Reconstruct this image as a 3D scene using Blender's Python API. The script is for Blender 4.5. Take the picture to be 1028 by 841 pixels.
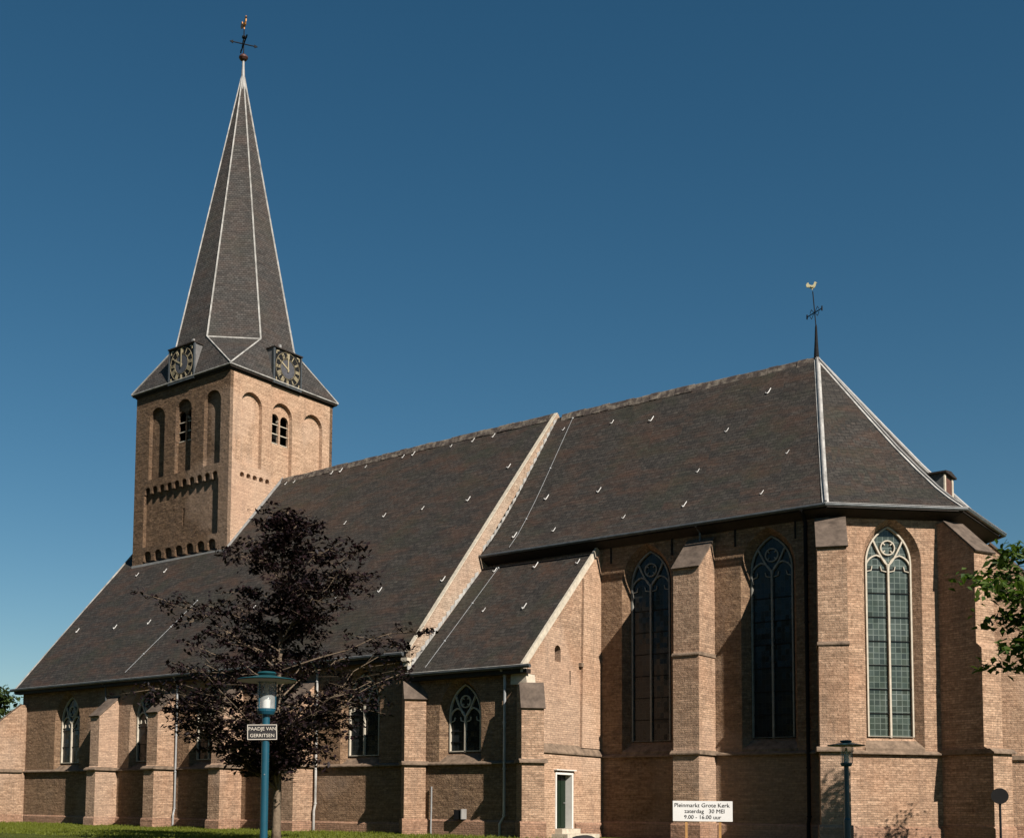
import bpy, bmesh, math, random
from mathutils import Vector as V, Matrix
from mathutils.geometry import tessellate_polygon
rnd = random.Random(7)
for o in list(bpy.data.objects): bpy.data.objects.remove(o)
S = bpy.context.scene
COL = S.collection

# ------------------------------------------------------------------ camera, sky, sun, exposure
def setup():
    cd = bpy.data.cameras.new('camera'); cam = bpy.data.objects.new('camera', cd); COL.objects.link(cam)
    yaw, pit, roll = 0.696, 0.077, 0.012
    fw = V((-math.sin(yaw)*math.cos(pit), math.cos(yaw)*math.cos(pit), math.sin(pit)))
    rt = V((math.cos(yaw), math.sin(yaw), 0)); up = rt.cross(fw)
    r2 = rt*math.cos(roll)+up*math.sin(roll); u2 = -rt*math.sin(roll)+up*math.cos(roll)
    m = Matrix((r2, u2, -fw)).transposed().to_4x4(); m.translation = V((60.542, -38.979, 1.052))
    cam.matrix_world = m
    cd.sensor_width = 36; cd.sensor_fit = 'HORIZONTAL'; cd.lens = 1217.455/1028*36
    cd.shift_x = (514-402.08)/1028; cd.shift_y = (717.11-420.5)/1028
    cd.clip_start = .1; cd.clip_end = 4000
    S.camera = cam
SUN = V((3.15, -1, 2.4)).normalized()
def light():
    w = bpy.data.worlds.new('World'); S.world = w; w.use_nodes = True
    nt = w.node_tree; bg = nt.nodes['Background']
    sky = nt.nodes.new('ShaderNodeTexSky'); sky.sky_type = 'NISHITA'; sky.sun_disc = False
    sky.sun_elevation = math.asin(SUN.z); sky.sun_rotation = math.atan2(SUN.x, SUN.y)
    sky.altitude = 0; sky.air_density = 1.0; sky.dust_density = .0; sky.ozone_density = 1.6
    hs = nt.nodes.new('ShaderNodeHueSaturation'); hs.inputs['Hue'].default_value = .487; hs.inputs['Saturation'].default_value = 1.3; hs.inputs['Value'].default_value = .70
    nt.links.new(sky.outputs[0], hs.inputs['Color']); nt.links.new(hs.outputs[0], bg.inputs[0]); bg.inputs[1].default_value = .05
    ld = bpy.data.lights.new('sun', 'SUN'); ld.energy = 5.0; ld.angle = math.radians(.5); ld.color = (1, .925, .84)
    lo = bpy.data.objects.new('sun', ld); COL.objects.link(lo)
    lo.rotation_euler = SUN.to_track_quat('Z', 'Y').to_euler(); lo.location = (0, 0, 80)
    v = S.view_settings; v.view_transform = 'Standard'; v.look = 'None'; v.exposure = .88; v.gamma = 1
setup(); light()

# ------------------------------------------------------------------ materials
class NT:
    def __init__(s, name):
        s.m = bpy.data.materials.new(name); s.m.use_nodes = True; s.t = s.m.node_tree
        s.b = s.t.nodes['Principled BSDF']
    def n(s, typ, **kw):
        nd = s.t.nodes.new(typ)
        for k, v in kw.items():
            if k in nd.inputs: nd.inputs[k].default_value = v
            else: setattr(nd, k, v)
        return nd
    def l(s, a, b): s.t.links.new(a, b)
    def math(s, op, a, b=None):
        nd = s.n('ShaderNodeMath', operation=op)
        for i, x in enumerate((a, b)):
            if x is None: continue
            if isinstance(x, (int, float)): nd.inputs[i].default_value = x
            else: s.l(x, nd.inputs[i])
        return nd.outputs[0]
    def vm(s, op, a, b=None):
        nd = s.n('ShaderNodeVectorMath', operation=op)
        for i, x in enumerate((a, b)):
            if x is None: continue
            if isinstance(x, tuple): nd.inputs[i].default_value = x
            else: s.l(x, nd.inputs[i])
        return nd.outputs['Value'] if op == 'DOT_PRODUCT' else nd.outputs[0]
    def mix(s, fac, a, b, blend='MIX'):
        nd = s.n('ShaderNodeMix', data_type='RGBA', blend_type=blend)
        for i, x in ((0, fac), (6, a), (7, b)):
            if isinstance(x, (int, float, tuple)): nd.inputs[i].default_value = x
            else: s.l(x, nd.inputs[i])
        return nd.outputs[2]
    def ramp(s, x, p0, p1, v0=0., v1=1.):
        nd = s.n('ShaderNodeMapRange'); s.l(x, nd.inputs[0])
        for i, q in zip((1, 2, 3, 4), (p0, p1, v0, v1)): nd.inputs[i].default_value = q
        return nd.outputs[0]
    def noise(s, scale, detail=4, rough=.55, vec=None):
        nd = s.n('ShaderNodeTexNoise'); nd.inputs['Scale'].default_value = scale
        nd.inputs['Detail'].default_value = detail; nd.inputs['Roughness'].default_value = rough
        if vec is None: vec = s.pos()
        s.l(vec, nd.inputs['Vector']); return nd.outputs['Fac']
    def pos(s):
        if not hasattr(s, '_g'): s._g = s.n('ShaderNodeNewGeometry')
        return s._g.outputs['Position']
    def facing(s):   # (distance along the face horizontally, distance up the face)
        p = s.pos(); n = s._g.outputs['True Normal']
        t = s.vm('NORMALIZE', s.vm('CROSS_PRODUCT', (0., 0., 1.), n)); b = s.vm('CROSS_PRODUCT', n, t)
        c = s.n('ShaderNodeCombineXYZ')
        s.l(s.vm('DOT_PRODUCT', p, t), c.inputs[0]); s.l(s.vm('DOT_PRODUCT', p, b), c.inputs[1])
        return c.outputs[0]
    def bump(s, h, dist, strength=1., prev=None):
        nd = s.n('ShaderNodeBump'); nd.inputs['Strength'].default_value = strength; nd.inputs['Distance'].default_value = dist
        s.l(h, nd.inputs['Height'])
        if prev is not None: s.l(prev, nd.inputs['Normal'])
        return nd.outputs[0]
    def out(s, col, rough=.9, normal=None, metal=0., spec=.3):
        a = .70   # overall albedo level
        col = tuple(x*a for x in col[:3])+(1.,) if isinstance(col, tuple) else s.mix(1., col, (a, a, a, 1.), 'MULTIPLY')
        for k, x in (('Base Color', col), ('Roughness', rough)):
            if isinstance(x, (int, float, tuple)): s.b.inputs[k].default_value = x
            else: s.l(x, s.b.inputs[k])
        s.b.inputs['Metallic'].default_value = metal; s.b.inputs['Specular IOR Level'].default_value = spec
        if normal is not None: s.l(normal, s.b.inputs['Normal'])
        return s.m
def c4(r, g, b): return (r, g, b, 1.)
def brick_mat(name, c1, c2, mortar, w=.25, h=.085, rough=.6, grime=.35, warm=(.50, .305, .20)):
    k = NT(name); f = k.facing()
    wob = k.n('ShaderNodeTexNoise'); wob.inputs['Scale'].default_value = 1.3; k.l(k.pos(), wob.inputs['Vector'])
    off = k.vm('MULTIPLY', k.vm('SUBTRACT', wob.outputs['Color'], (.5, .5, .5)), (.06, .05, 0.))
    f2 = k.vm('ADD', f, off)
    b = k.n('ShaderNodeTexBrick'); k.l(f2, b.inputs['Vector'])
    b.inputs['Color1'].default_value = c4(*c1); b.inputs['Color2'].default_value = c4(*c2); b.inputs['Mortar'].default_value = c4(*mortar)
    b.inputs['Scale'].default_value = 1; b.inputs['Mortar Size'].default_value = .013; b.inputs['Mortar Smooth'].default_value = .3
    b.inputs['Brick Width'].default_value = w; b.inputs['Row Height'].default_value = h; b.inputs['Bias'].default_value = -.1
    col = b.outputs['Color']
    # courses and patches of other brick, each with its own tone
    big = k.noise(.45, 5, .6); col = k.mix(k.ramp(big, .45, .68, 0, .55), col, c4(*warm), 'MIX')
    st = k.vm('MULTIPLY', f2, (.5, 5., 1.)); row = k.noise(1.6, 4, .7, st)
    col = k.mix(1., col, k.mix(k.ramp(row, .3, .72), c4(.66, .63, .60), c4(1.26, 1.24, 1.22)), 'MULTIPLY')
    fine = k.noise(9, 5, .7); col = k.mix(1., col, k.mix(k.ramp(fine, .3, .7), c4(.62, .58, .54), c4(1.25, 1.25, 1.24)), 'MULTIPLY')
    gr = k.noise(1.1, 8, .68); col = k.mix(k.ramp(gr, .52, .75, 0, grime), col, c4(.12, .085, .06))
    pale = k.noise(3.3, 6, .7); col = k.mix(k.ramp(pale, .66, .8, 0, .5), col, c4(.72, .62, .5))
    sk = k.noise(.9, 7, .7, k.vm('MULTIPLY', f, (2.2, .22, 1.))); col = k.mix(k.ramp(sk, .52, .74, 0, .58), col, c4(.16, .115, .085))
    rp = k.noise(.16, 3, .5, k.vm('ADD', k.pos(), (13., 5., 2.))); col = k.mix(k.ramp(rp, .55, .6, 0, .22), col, c4(.62, .46, .35))
    pit = k.noise(3.6, 7, .8, k.vm('ADD', k.pos(), (7., 3., 1.))); pm = k.ramp(pit, .60, .68, 0, min(.85, .75*rough)); col = k.mix(pm, col, c4(.07, .048, .034))
    chip = k.noise(4.2, 6, .8, k.vm('ADD', k.pos(), (70., 31., 15.))); col = k.mix(k.ramp(chip, .66, .74, 0, min(.6, .5*rough)), col, c4(.56, .41, .29))
    hgt = k.math('MULTIPLY', b.outputs['Fac'], -1.)
    nrm = k.bump(hgt, .012, .8); nrm = k.bump(fine, .05*rough, 1., nrm); nrm = k.bump(k.noise(2.4, 4, .6), .09*rough*rough, .7, nrm); nrm = k.bump(pit, -.03*rough, 1., nrm); nrm = k.bump(k.noise(30, 3, .7), .02*rough, 1., nrm)
    return k.out(col, .92, nrm, 0, .15)
def slate_mat(name, base, w=.24, h=.17, patch=.62):
    k = NT(name); f = k.facing()
    b = k.n('ShaderNodeTexBrick'); k.l(f, b.inputs['Vector'])
    b.inputs['Color1'].default_value = c4(*[x*.7 for x in base]); b.inputs['Color2'].default_value = c4(*[x*1.3 for x in base]); b.inputs['Mortar'].default_value = c4(*[x*.3 for x in base])
    b.inputs['Scale'].default_value = 1; b.inputs['Mortar Size'].default_value = .013; b.inputs['Brick Width'].default_value = w; b.inputs['Row Height'].default_value = h
    b.inputs['Bias'].default_value = -.05
    col = b.outputs['Color']
    n1 = k.noise(.7, 6, .65, k.vm('MULTIPLY', f, (.6, 1.4, 1.)))
    col = k.mix(k.ramp(n1, .45, .7, 0, patch), col, c4(base[0]*1.95, base[1]*1.1, base[2]*.75))
    n2 = k.noise(.5, 6, .6, k.vm('ADD', f, (31., 7., 3.))); col = k.mix(k.ramp(n2, .5, .7, 0, patch), col, c4(base[0]*.75, base[1]*.95, base[2]*.65))
    n3 = k.noise(3., 4, .7, k.vm('MULTIPLY', f, (.5, 3., 1.)))
    col = k.mix(1., col, k.mix(k.ramp(n3, .3, .7), c4(.55, .55, .55), c4(1.45, 1.45, 1.45)), 'MULTIPLY')
    n4 = k.noise(2.2, 7, .75, k.vm('MULTIPLY', f, (1., 1.6, 1.))); col = k.mix(k.ramp(n4, .66, .74, 0, .7), col, c4(*[x*.3 for x in base]))
    n5 = k.noise(1.7, 8, .8, k.vm('ADD', f, (5., 90., 3.))); col = k.mix(k.ramp(n5, .62, .76, 0, .6), col, c4(.22, .19, .15))
    # each course of slates overlaps the one below
    sp = k.n('ShaderNodeSeparateXYZ'); k.l(f, sp.inputs[0])
    saw = k.math('FRACT', k.math('DIVIDE', sp.outputs[1], h)); hg = k.math('SUBTRACT', 1., saw)
    nrm = k.bump(hg, .04, 1.); nrm = k.bump(k.noise(5, 4, .7), .05, .8, nrm); nrm = k.bump(b.outputs['Fac'], -.01, .6, nrm)
    return k.out(col, .75, nrm, 0, .25)
def plain(name, col, rough=.6, metal=0., spec=.3, var=.35, scale=6., bump=0.):
    k = NT(name); n = k.noise(scale, 6, .65)
    c = k.mix(1., c4(*col), k.mix(k.ramp(n, .3, .7), c4(1-var, 1-var, 1-var), c4(1+var*.6, 1+var*.6, 1+var*.6)), 'MULTIPLY')
    nr = k.bump(n, bump, 1.) if bump else None
    return k.out(c, rough, nr, metal, spec)
def glass_mat(name, base, line, cell=(.2, .2), rough=.12, spec=.6):
    k = NT(name); f = k.facing()
    b = k.n('ShaderNodeTexBrick'); k.l(f, b.inputs['Vector']); b.offset = 0
    b.inputs['Color1'].default_value = c4(*[x*.7 for x in base]); b.inputs['Color2'].default_value = c4(*[x*1.3 for x in base]); b.inputs['Mortar'].default_value = c4(*line)
    b.inputs['Scale'].default_value = 1; b.inputs['Mortar Size'].default_value = .013; b.inputs['Brick Width'].default_value = cell[0]; b.inputs['Row Height'].default_value = cell[1]
    n = k.noise(.8, 4, .6); col = k.mix(1., b.outputs['Color'], k.mix(k.ramp(n, .35, .65), c4(.6, .65, .6), c4(1.3, 1.25, 1.3)), 'MULTIPLY')
    wv = k.n('ShaderNodeTexWhiteNoise'); k.l(k.vm('FLOOR', k.vm('DIVIDE', f, (cell[0], cell[1], 1.))), wv.inputs['Vector'])
    p_ = k.pos(); nrm = k.vm('NORMALIZE', k.vm('ADD', k._g.outputs['Normal'], k.vm('MULTIPLY', k.vm('SUBTRACT', wv.outputs['Color'], (.5, .5, .5)), (.09, .09, .09))))
    return k.out(col, rough, nrm, 0, spec)
def leaf_mat(name, a, b, trans=.25):
    k = NT(name); oi = k.n('ShaderNodeNewGeometry'); col = k.mix(oi.outputs['Random Per Island'], c4(*a), c4(*b))
    k.out(col, .55, None, 0, .2)
    tr = k.n('ShaderNodeBsdfTranslucent'); k.l(k.mix(.5, col, c4(a[0]*1.0, a[1]*1.2, a[2]*.4)), tr.inputs[0])
    mx = k.n('ShaderNodeMixShader'); mx.inputs[0].default_value = trans
    k.l(k.b.outputs[0], mx.inputs[1]); k.l(tr.outputs[0], mx.inputs[2])
    k.l(mx.outputs[0], k.t.nodes['Material Output'].inputs[0]); return k.m
M = {}
M['brick'] = brick_mat('church brick', (.60, .41, .285), (.38, .25, .172), (.36, .265, .19), grime=.45)
M['brick_old_dimmed'] = brick_mat('weathered brick darkened for raking light', (.40, .27, .17), (.24, .155, .098), (.26, .18, .125), rough=1.3, grime=.7, warm=(.36, .225, .14))  # worn, dirty brick; colour also darkened to deepen the raking-lit south walls
M['brick_tower_dimmed'] = brick_mat('rough tower brick darkened for raking light', (.27, .178, .112), (.105, .066, .042), (.18, .125, .085), rough=1.8, grime=.9, warm=(.27, .175, .11))  # rough mottled brick, its colour darkened to imitate weak raking light
M['brick_red'] = brick_mat('plinth brick', (.45, .275, .19), (.34, .205, .14), (.30, .20, .15))
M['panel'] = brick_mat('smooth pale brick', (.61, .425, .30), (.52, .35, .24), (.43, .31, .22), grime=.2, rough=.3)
M['slate'] = slate_mat('roof slates', (.039, .0335, .0275), .26, .2)
M['slate_spire'] = slate_mat('spire slates', (.056, .051, .046), .2, .14, .25)
M['lead'] = plain('grey lead', (.30, .29, .275), .5, 0, .4, .3, 4)
M['white_lead'] = plain('pale lead strip', (.43, .415, .385), .6, 0, .3, .5, 2.2)
M['zinc'] = plain('weathered zinc gutter', (.10, .11, .115), .45, .3, .5, .4, 3)
M['pale_zinc'] = plain('pale zinc', (.45, .46, .46), .4, .4, .5, .25, 3)
M['black'] = plain('black iron', (.012, .012, .013), .8, 0, .15)
M['stone'] = plain('sandstone', (.58, .51, .40), .85, 0, .2, .3, 5, .01)
M['cap'] = plain('weathered slate cap', (.14, .105, .08), .85, 0, .2, .5, 3, .02)
M['ledge'] = plain('weathered stone ledge', (.23, .165, .115), .9, 0, .2, .55, 4, .03)
M['mullion'] = plain('pale stone mullion', (.56, .50, .40), .8, 0, .2, .2, 5)
M['mullion_grey'] = plain('grey stone mullion', (.27, .26, .23), .85, 0, .2, .3, 5)
M['glass'] = glass_mat('dark leaded glass', (.012, .016, .017), (.024, .026, .024), (.16, .22), .2, .3)
M['glass_pale'] = glass_mat('pale leaded glass', (.05, .066, .054), (.15, .18, .155), (.215, .22), .2, .45)
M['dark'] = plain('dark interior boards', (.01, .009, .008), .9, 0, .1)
M['wood_dark'] = plain('tarred eaves boards', (.035, .027, .022), .7, 0, .2, .4, 5)
M['white'] = plain('white paint', (.78, .76, .70), .5, 0, .4, .1, 4)
M['green'] = plain('dark green paint', (.006, .018, .008), .4, 0, .3, .2, 3)
M['gold'] = plain('gilt metal', (.80, .66, .36), .3, .7, .5, .1)
M['gold_paint'] = plain('gold paint', (.42, .35, .22), .5, .1, .4, .25, 5)
M['copper'] = plain('gilt copper', (.62, .28, .08), .4, .5, .5, .2)
M['rust'] = plain('red brown ball', (.09, .03, .022), .6, .1, .4, .3)
M['teal'] = plain('teal lamp paint', (.008, .075, .115), .35, 0, .5, .15, 6)
M['teal_light'] = plain('teal lamp cap paint', (.012, .075, .085), .35, 0, .5, .15, 6)
M['shade_in'] = plain('pale inside of lamp shade', (.55, .52, .40), .6, 0, .3, .1)
M['bark'] = plain('grey beech bark', (.19, .14, .095), .9, 0, .2, .45, 7, .03)
M['bark_dark'] = plain('dark bark', (.05, .04, .032), .9, 0, .2, .4, 7, .03)
M['board'] = plain('white signboard', (.82, .80, .77), .5, 0, .3, .06, 3)
M['ink'] = plain('black lettering', (.02, .018, .02), .6)
M['stake'] = plain('pine stake', (.50, .27, .10), .8, 0, .2, .25, 9)
M['sign_dark'] = plain('dark sign plate', (.018, .016, .016), .4, 0, .4, .2)
M['sign_letter'] = plain('cream lettering', (.62, .56, .47), .6, 0, .3, .1)
M['stone_dark'] = plain('dark boulder', (.03, .028, .026), .8, 0, .3, .4, 5, .03)
M['redtile'] = plain('red roof tiles', (.16, .05, .035), .85, 0, .2, .4, 5, .02)
M['render'] = plain('grey rendered wall', (.12, .12, .12), .8, 0, .2, .3, 3)
M['leaf_red'] = leaf_mat('copper beech leaves', (.020, .008, .009), (.007, .005, .006), .10)
M['leaf_green'] = leaf_mat('green leaves', (.085, .13, .02), (.035, .07, .012), .35)
M['leaf_far'] = leaf_mat('far green leaves', (.06, .085, .018), (.03, .05, .012), .2)
# glass cylinder of the lamps
k = NT('lamp glass'); k.out(c4(.85, .9, .88), .05, None, 0, .5); k.b.inputs['Alpha'].default_value = .16; M['lampglass'] = k.m
# lawn
k = NT('lawn'); n1 = k.noise(.35, 5, .6); n2 = k.noise(9, 6, .75); n3 = k.noise(60, 3, .7)
col = k.mix(k.ramp(n1, .35, .65), c4(.11, .135, .02), c4(.15, .16, .026)); col = k.mix(k.ramp(n2, .35, .7, 0, .6), col, c4(.07, .10, .016))
M['lawn'] = k.out(col, .95, k.bump(n3, .06, 1., k.bump(n2, .08, 1.)), 0, .1)
M['blade'] = leaf_mat('grass blades', (.21, .23, .03), (.14, .165, .02), .45)

# ------------------------------------------------------------------ mesh helpers
Z = V((0, 0, 1))
def link(name, bm, mat, parent=None, smooth=False, mats=None):
    bmesh.ops.remove_doubles(bm, verts=bm.verts, dist=1e-5)
    bmesh.ops.recalc_face_normals(bm, faces=bm.faces)
    me = bpy.data.meshes.new(name); bm.to_mesh(me); bm.free()
    for q in (mats or [mat]): me.materials.append(q)
    if smooth:
        for p in me.polygons: p.use_smooth = True
    o = bpy.data.objects.new(name, me); COL.objects.link(o); o.parent = parent
    return o
def empty(name, loc=(0, 0, 0), rz=0):
    o = bpy.data.objects.new(name, None); COL.objects.link(o); o.location = loc; o.rotation_euler = (0, 0, rz); o.empty_display_size = .3
    return o
def tag(o, label, cat, group=None, kind=None):
    if label: o['label'] = label
    if cat: o['category'] = cat
    if group: o['group'] = group
    if kind: o['kind'] = kind
    return o
def box(bm, a, b):
    (x0, y0, z0), (x1, y1, z1) = a, b
    prism(bm, [(x0, y0), (x1, y0), (x1, y1), (x0, y1)], V((0, 0, 0)), V((1, 0, 0)), V((0, 1, 0)), Z, z0, z1)
def prism(bm, poly, O, A, B, E, e0, e1):
    lo = [bm.verts.new(O+A*p+B*q+E*e0) for p, q in poly]; hi = [bm.verts.new(O+A*p+B*q+E*e1) for p, q in poly]
    n = len(poly)
    bm.faces.new(lo); bm.faces.new(hi[::-1])
    for i in range(n): bm.faces.new((lo[i], lo[(i+1) % n], hi[(i+1) % n], hi[i]))
def tube(bm, pts, r, n=8, closed_ends=True):
    pts = [V(p) for p in pts]; rs = r if isinstance(r, (list, tuple)) else [r]*len(pts); rings = []
    for i, p in enumerate(pts):
        d = (pts[min(i+1, len(pts)-1)]-pts[max(i-1, 0)]).normalized()
        a = d.orthogonal() if abs(d.z) < .95 else V((1, 0, 0)).cross(d)
        a.normalize(); b = d.cross(a)
        rings.append([bm.verts.new(p+(a*math.cos(t)+b*math.sin(t))*rs[i]) for t in (2*math.pi*j/n for j in range(n))])
    # align successive rings so that tubes do not twist
    for i in range(1, len(rings)):
        best = min(range(n), key=lambda s: sum((rings[i-1][j].co-rings[i][(j+s) % n].co).length_squared for j in range(n)))
        rev = rings[i][best:]+rings[i][:best]; rings[i] = rev
    for a, b in zip(rings, rings[1:]):
        for j in range(n): bm.faces.new((a[j], a[(j+1) % n], b[(j+1) % n], b[j]))
    if closed_ends:
        bm.faces.new(rings[0][::-1]); bm.faces.new(rings[-1])
def lathe(bm, prof, c=(0, 0, 0), n=24):
    c = V(c); rings = []
    for r, z in prof:
        if r < 1e-4: rings.append([bm.verts.new(c+V((0, 0, z)))])
        else: rings.append([bm.verts.new(c+V((r*math.cos(t), r*math.sin(t), z))) for t in (2*math.pi*j/n for j in range(n))])
    for a, b in zip(rings, rings[1:]):
        for j in range(n):
            q = [a[j % len(a)], a[(j+1) % len(a)], b[(j+1) % len(b)], b[j % len(b)]]
            q2 = []
            for v in q:
                if v not in q2: q2.append(v)
            if len(q2) > 2: bm.faces.new(q2)
def panel(bm, O, U, N, outer, holes, thick):
    """wall slab: outer polygon with openings; each hole = (front polygon, back polygon, depth of the splay)"""
    O, U, N = V(O), V(U), V(N)
    def P(q, d): return O+U*q[0]+Z*q[1]-N*d
    def cap(polys, d):
        loops = [[P(q, d) for q in poly] for poly in polys]; flat = [p for l in loops for p in l]
        vs = [bm.verts.new(p) for p in flat]
        for t in tessellate_polygon(loops):
            if len(set(t)) == 3 and (flat[t[1]]-flat[t[0]]).cross(flat[t[2]]-flat[t[0]]).length > 1e-9:
                try: bm.faces.new([vs[i] for i in t])
                except ValueError: pass
    cap([outer]+[h[0] for h in holes], 0); cap([outer]+[h[1] for h in holes], thick)
    def skirt(pa, da, pb, db):
        va = [bm.verts.new(P(q, da)) for q in pa]; vb = [bm.verts.new(P(q, db)) for q in pb]; n = len(pa)
        for i in range(n): bm.faces.new((va[i], va[(i+1) % n], vb[(i+1) % n], vb[i]))
    skirt(outer, 0, outer, thick)
    for f, b, d in holes:
        skirt(f, 0, b, d)
        if d < thick-1e-4: skirt(b, d, b, thick)
def arch(c, half, z0, zs, R=1.7, grow=0., n=9, zb=0.):
    """pointed arch polygon; grow widens it concentrically, zb lowers the bottom"""
    r = R*half+grow; e = R*half-half; pts = [(c-half-grow, z0-zb), (c+half+grow, z0-zb)]
    amax = math.acos(e/r)
    right = [(c-e+r*math.cos(amax*i/n), zs+r*math.sin(amax*i/n)) for i in range(n+1)]
    pts += right; pts += [(2*c-x, z) for x, z in right[-2::-1]]
    return pts
def rarch(c, half, z0, zs, n=12):
    return [(c-half, z0), (c+half, z0)]+[(c+half*math.cos(math.pi*i/n), zs+half*math.sin(math.pi*i/n)) for i in range(n+1)]
def ribbon(bm, path, w, d0, d1, O, U, N, closed=False):
    """stone bar following a path in the wall plane"""
    path = [V((p[0], p[1])) for p in path]; n = len(path); L, R = [], []
    for i, p in enumerate(path):
        a = path[(i-1) % n] if (closed or i > 0) else p; b = path[(i+1) % n] if (closed or i < n-1) else p
        d = (b-a).normalized(); q = V((-d.y, d.x))*w/2; L.append(p+q); R.append(p-q)
    def P(q, d): return bm.verts.new(O+U*q.x+Z*q.y-N*d)
    ring = [[P(L[i], d0), P(R[i], d0), P(R[i], d1), P(L[i], d1)] for i in range(n)]
    for i in range(n if closed else n-1):
        a, b = ring[i], ring[(i+1) % n]
        for j in range(4): bm.faces.new((a[j], a[(j+1) % 4], b[(j+1) % 4], b[j]))
    if not closed: bm.faces.new(ring[0][::-1]); bm.faces.new(ring[-1])

def uneven(bm, amp, cuts, seed):
    from mathutils import noise
    bmesh.ops.subdivide_edges(bm, edges=[e for e in bm.edges if e.calc_length() > 2], cuts=cuts, use_grid_fill=True)
    for v in bm.verts:
        v.co.z += amp*(noise.noise(v.co*.22+V((seed, 0, 0)))+.5*noise.noise(v.co*.6+V((0, seed, 0))))
def sharp(o):
    for p in o.data.polygons: p.use_smooth = True
    o.data.set_sharp_from_angle(angle=math.radians(25))

# ------------------------------------------------------------------ dimensions of the church (metres)
XE, HN, HR, YR, YD = 28.54, 7.546, 20.47, 10.95, 5.08     # nave east end, eave, ridge, ridge line, choir wall
XA, XG, YA, HC = 41.73, 34.53, -.25, 12.40                # apse centre, annex gable, annex wall, choir eave
WQ = YR-YD; OA = .577; WE = WQ+OA; K = math.tan(math.pi/8)
TX0, TX1, TY0, TY1, HT = .862, 9.407, 6.677, 15.222, 26.2  # tower
church = tag(empty('church'), 'brick church with a tall slate spire, long slate roof and polygonal choir', 'church')
X, Y = V((1, 0, 0)), V((0, 1, 0)); SN = V((0, -1, 0))
def nave_z(y): return HN+(y+.3)*1.1486
def part(name, bm, mat, parent=church, **kw): return link(name, bm, M[mat] if isinstance(mat, str) else mat, parent, **kw)

# ---- windows
def window(O, U, N, c, half, z0, zs, depth, glass='glass', stone='mullion', R=1.7, bars=.9, tall=True, name='window'):
    O, U, N = V(O), V(U), V(N); bm = bmesh.new(); fr = depth-.10
    out = arch(c, half, z0, zs, R); e = R*half-half; apex = zs+math.sqrt((R*half)**2-e*e)
    ins = arch(c, half-.035, z0+.035, zs, R*half/(half-.035)*.985)
    ribbon(bm, ins, .06, fr, depth+.02, O, U, N, closed=True)
    ribbon(bm, [(c, z0), (c, zs-.02)], .07, fr, depth+.02, O, U, N)
    h2 = half/2
    for s in (-1, 1):
        a = arch(c+s*h2, h2-.02, zs-.4, zs-.25*half, 1.25); ribbon(bm, a[2:], .055, fr+.02, depth+.02, O, U, N)
        top = max(a, key=lambda q: q[1])
        # fork from the mullion out to the main arch, and cusps in the lancet head
        tx = s*half*.66; tz = zs+math.sqrt((R*half)**2-(abs(tx)+e)**2)
        fork = [(c+tx*t, zs-.1*half+(tz-zs+.1*half)*(t**1.35)) for t in (0, .2, .4, .6, .8, 1)]
        ribbon(bm, fork, .06, fr+.01, depth+.02, O, U, N)
        for q in (-1, 1):
            x0 = c+s*h2+q*(h2-.06); ribbon(bm, [(x0, zs-.35*half), (x0-q*h2*.42, zs-.30*half), (x0-q*h2*.5, zs-.12*half)], .035, fr+.04, depth+.02, O, U, N)
    cz = zs+.66*half; rr = .30*half
    ribbon(bm, [(c+rr*math.cos(2*math.pi*j/20), cz+rr*math.sin(2*math.pi*j/20)) for j in range(20)], .045, fr+.02, depth+.02, O, U, N, closed=True)
    for j in range(4):   # cusps of the quatrefoil
        t = math.pi/4+j*math.pi/2; ribbon(bm, [(c+rr*math.cos(t), cz+rr*math.sin(t)), (c+rr*.55*math.cos(t), cz+rr*.55*math.sin(t))], .04, fr+.03, depth+.02, O, U, N)
    w = part(name, bm, stone)
    bm = bmesh.new(); bm.faces.new([bm.verts.new(O+U*p+Z*q-N*(depth+.004)) for p, q in out]); part('glass', bm, glass, w)
    z = z0+bars
    while z < zs-.2:
        bm = bmesh.new(); ribbon(bm, [(c-half+.05, z), (c+half-.05, z)], .022, depth-.05, depth, O, U, N); z += bars; part('saddle_bar', bm, 'black', w)
    # sloped sill of the recess
    bm = bmesh.new(); prism(bm, [(-.03, z0-.42), (depth+.02, z0+.0), (depth+.02, z0-.55), (-.03, z0-.55)], O, -N, Z, U, c-half-.24, c+half+.24)
    part('sill', bm, 'ledge', w)
    return w
def hole(c, half, z0, zs, depth, R=1.7, grow=.25):
    n = 9; f = arch(c, half, z0, zs, R, grow, n, .45); b = arch(c, half, z0, zs, R, 0, n); return (f, b, depth)

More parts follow.
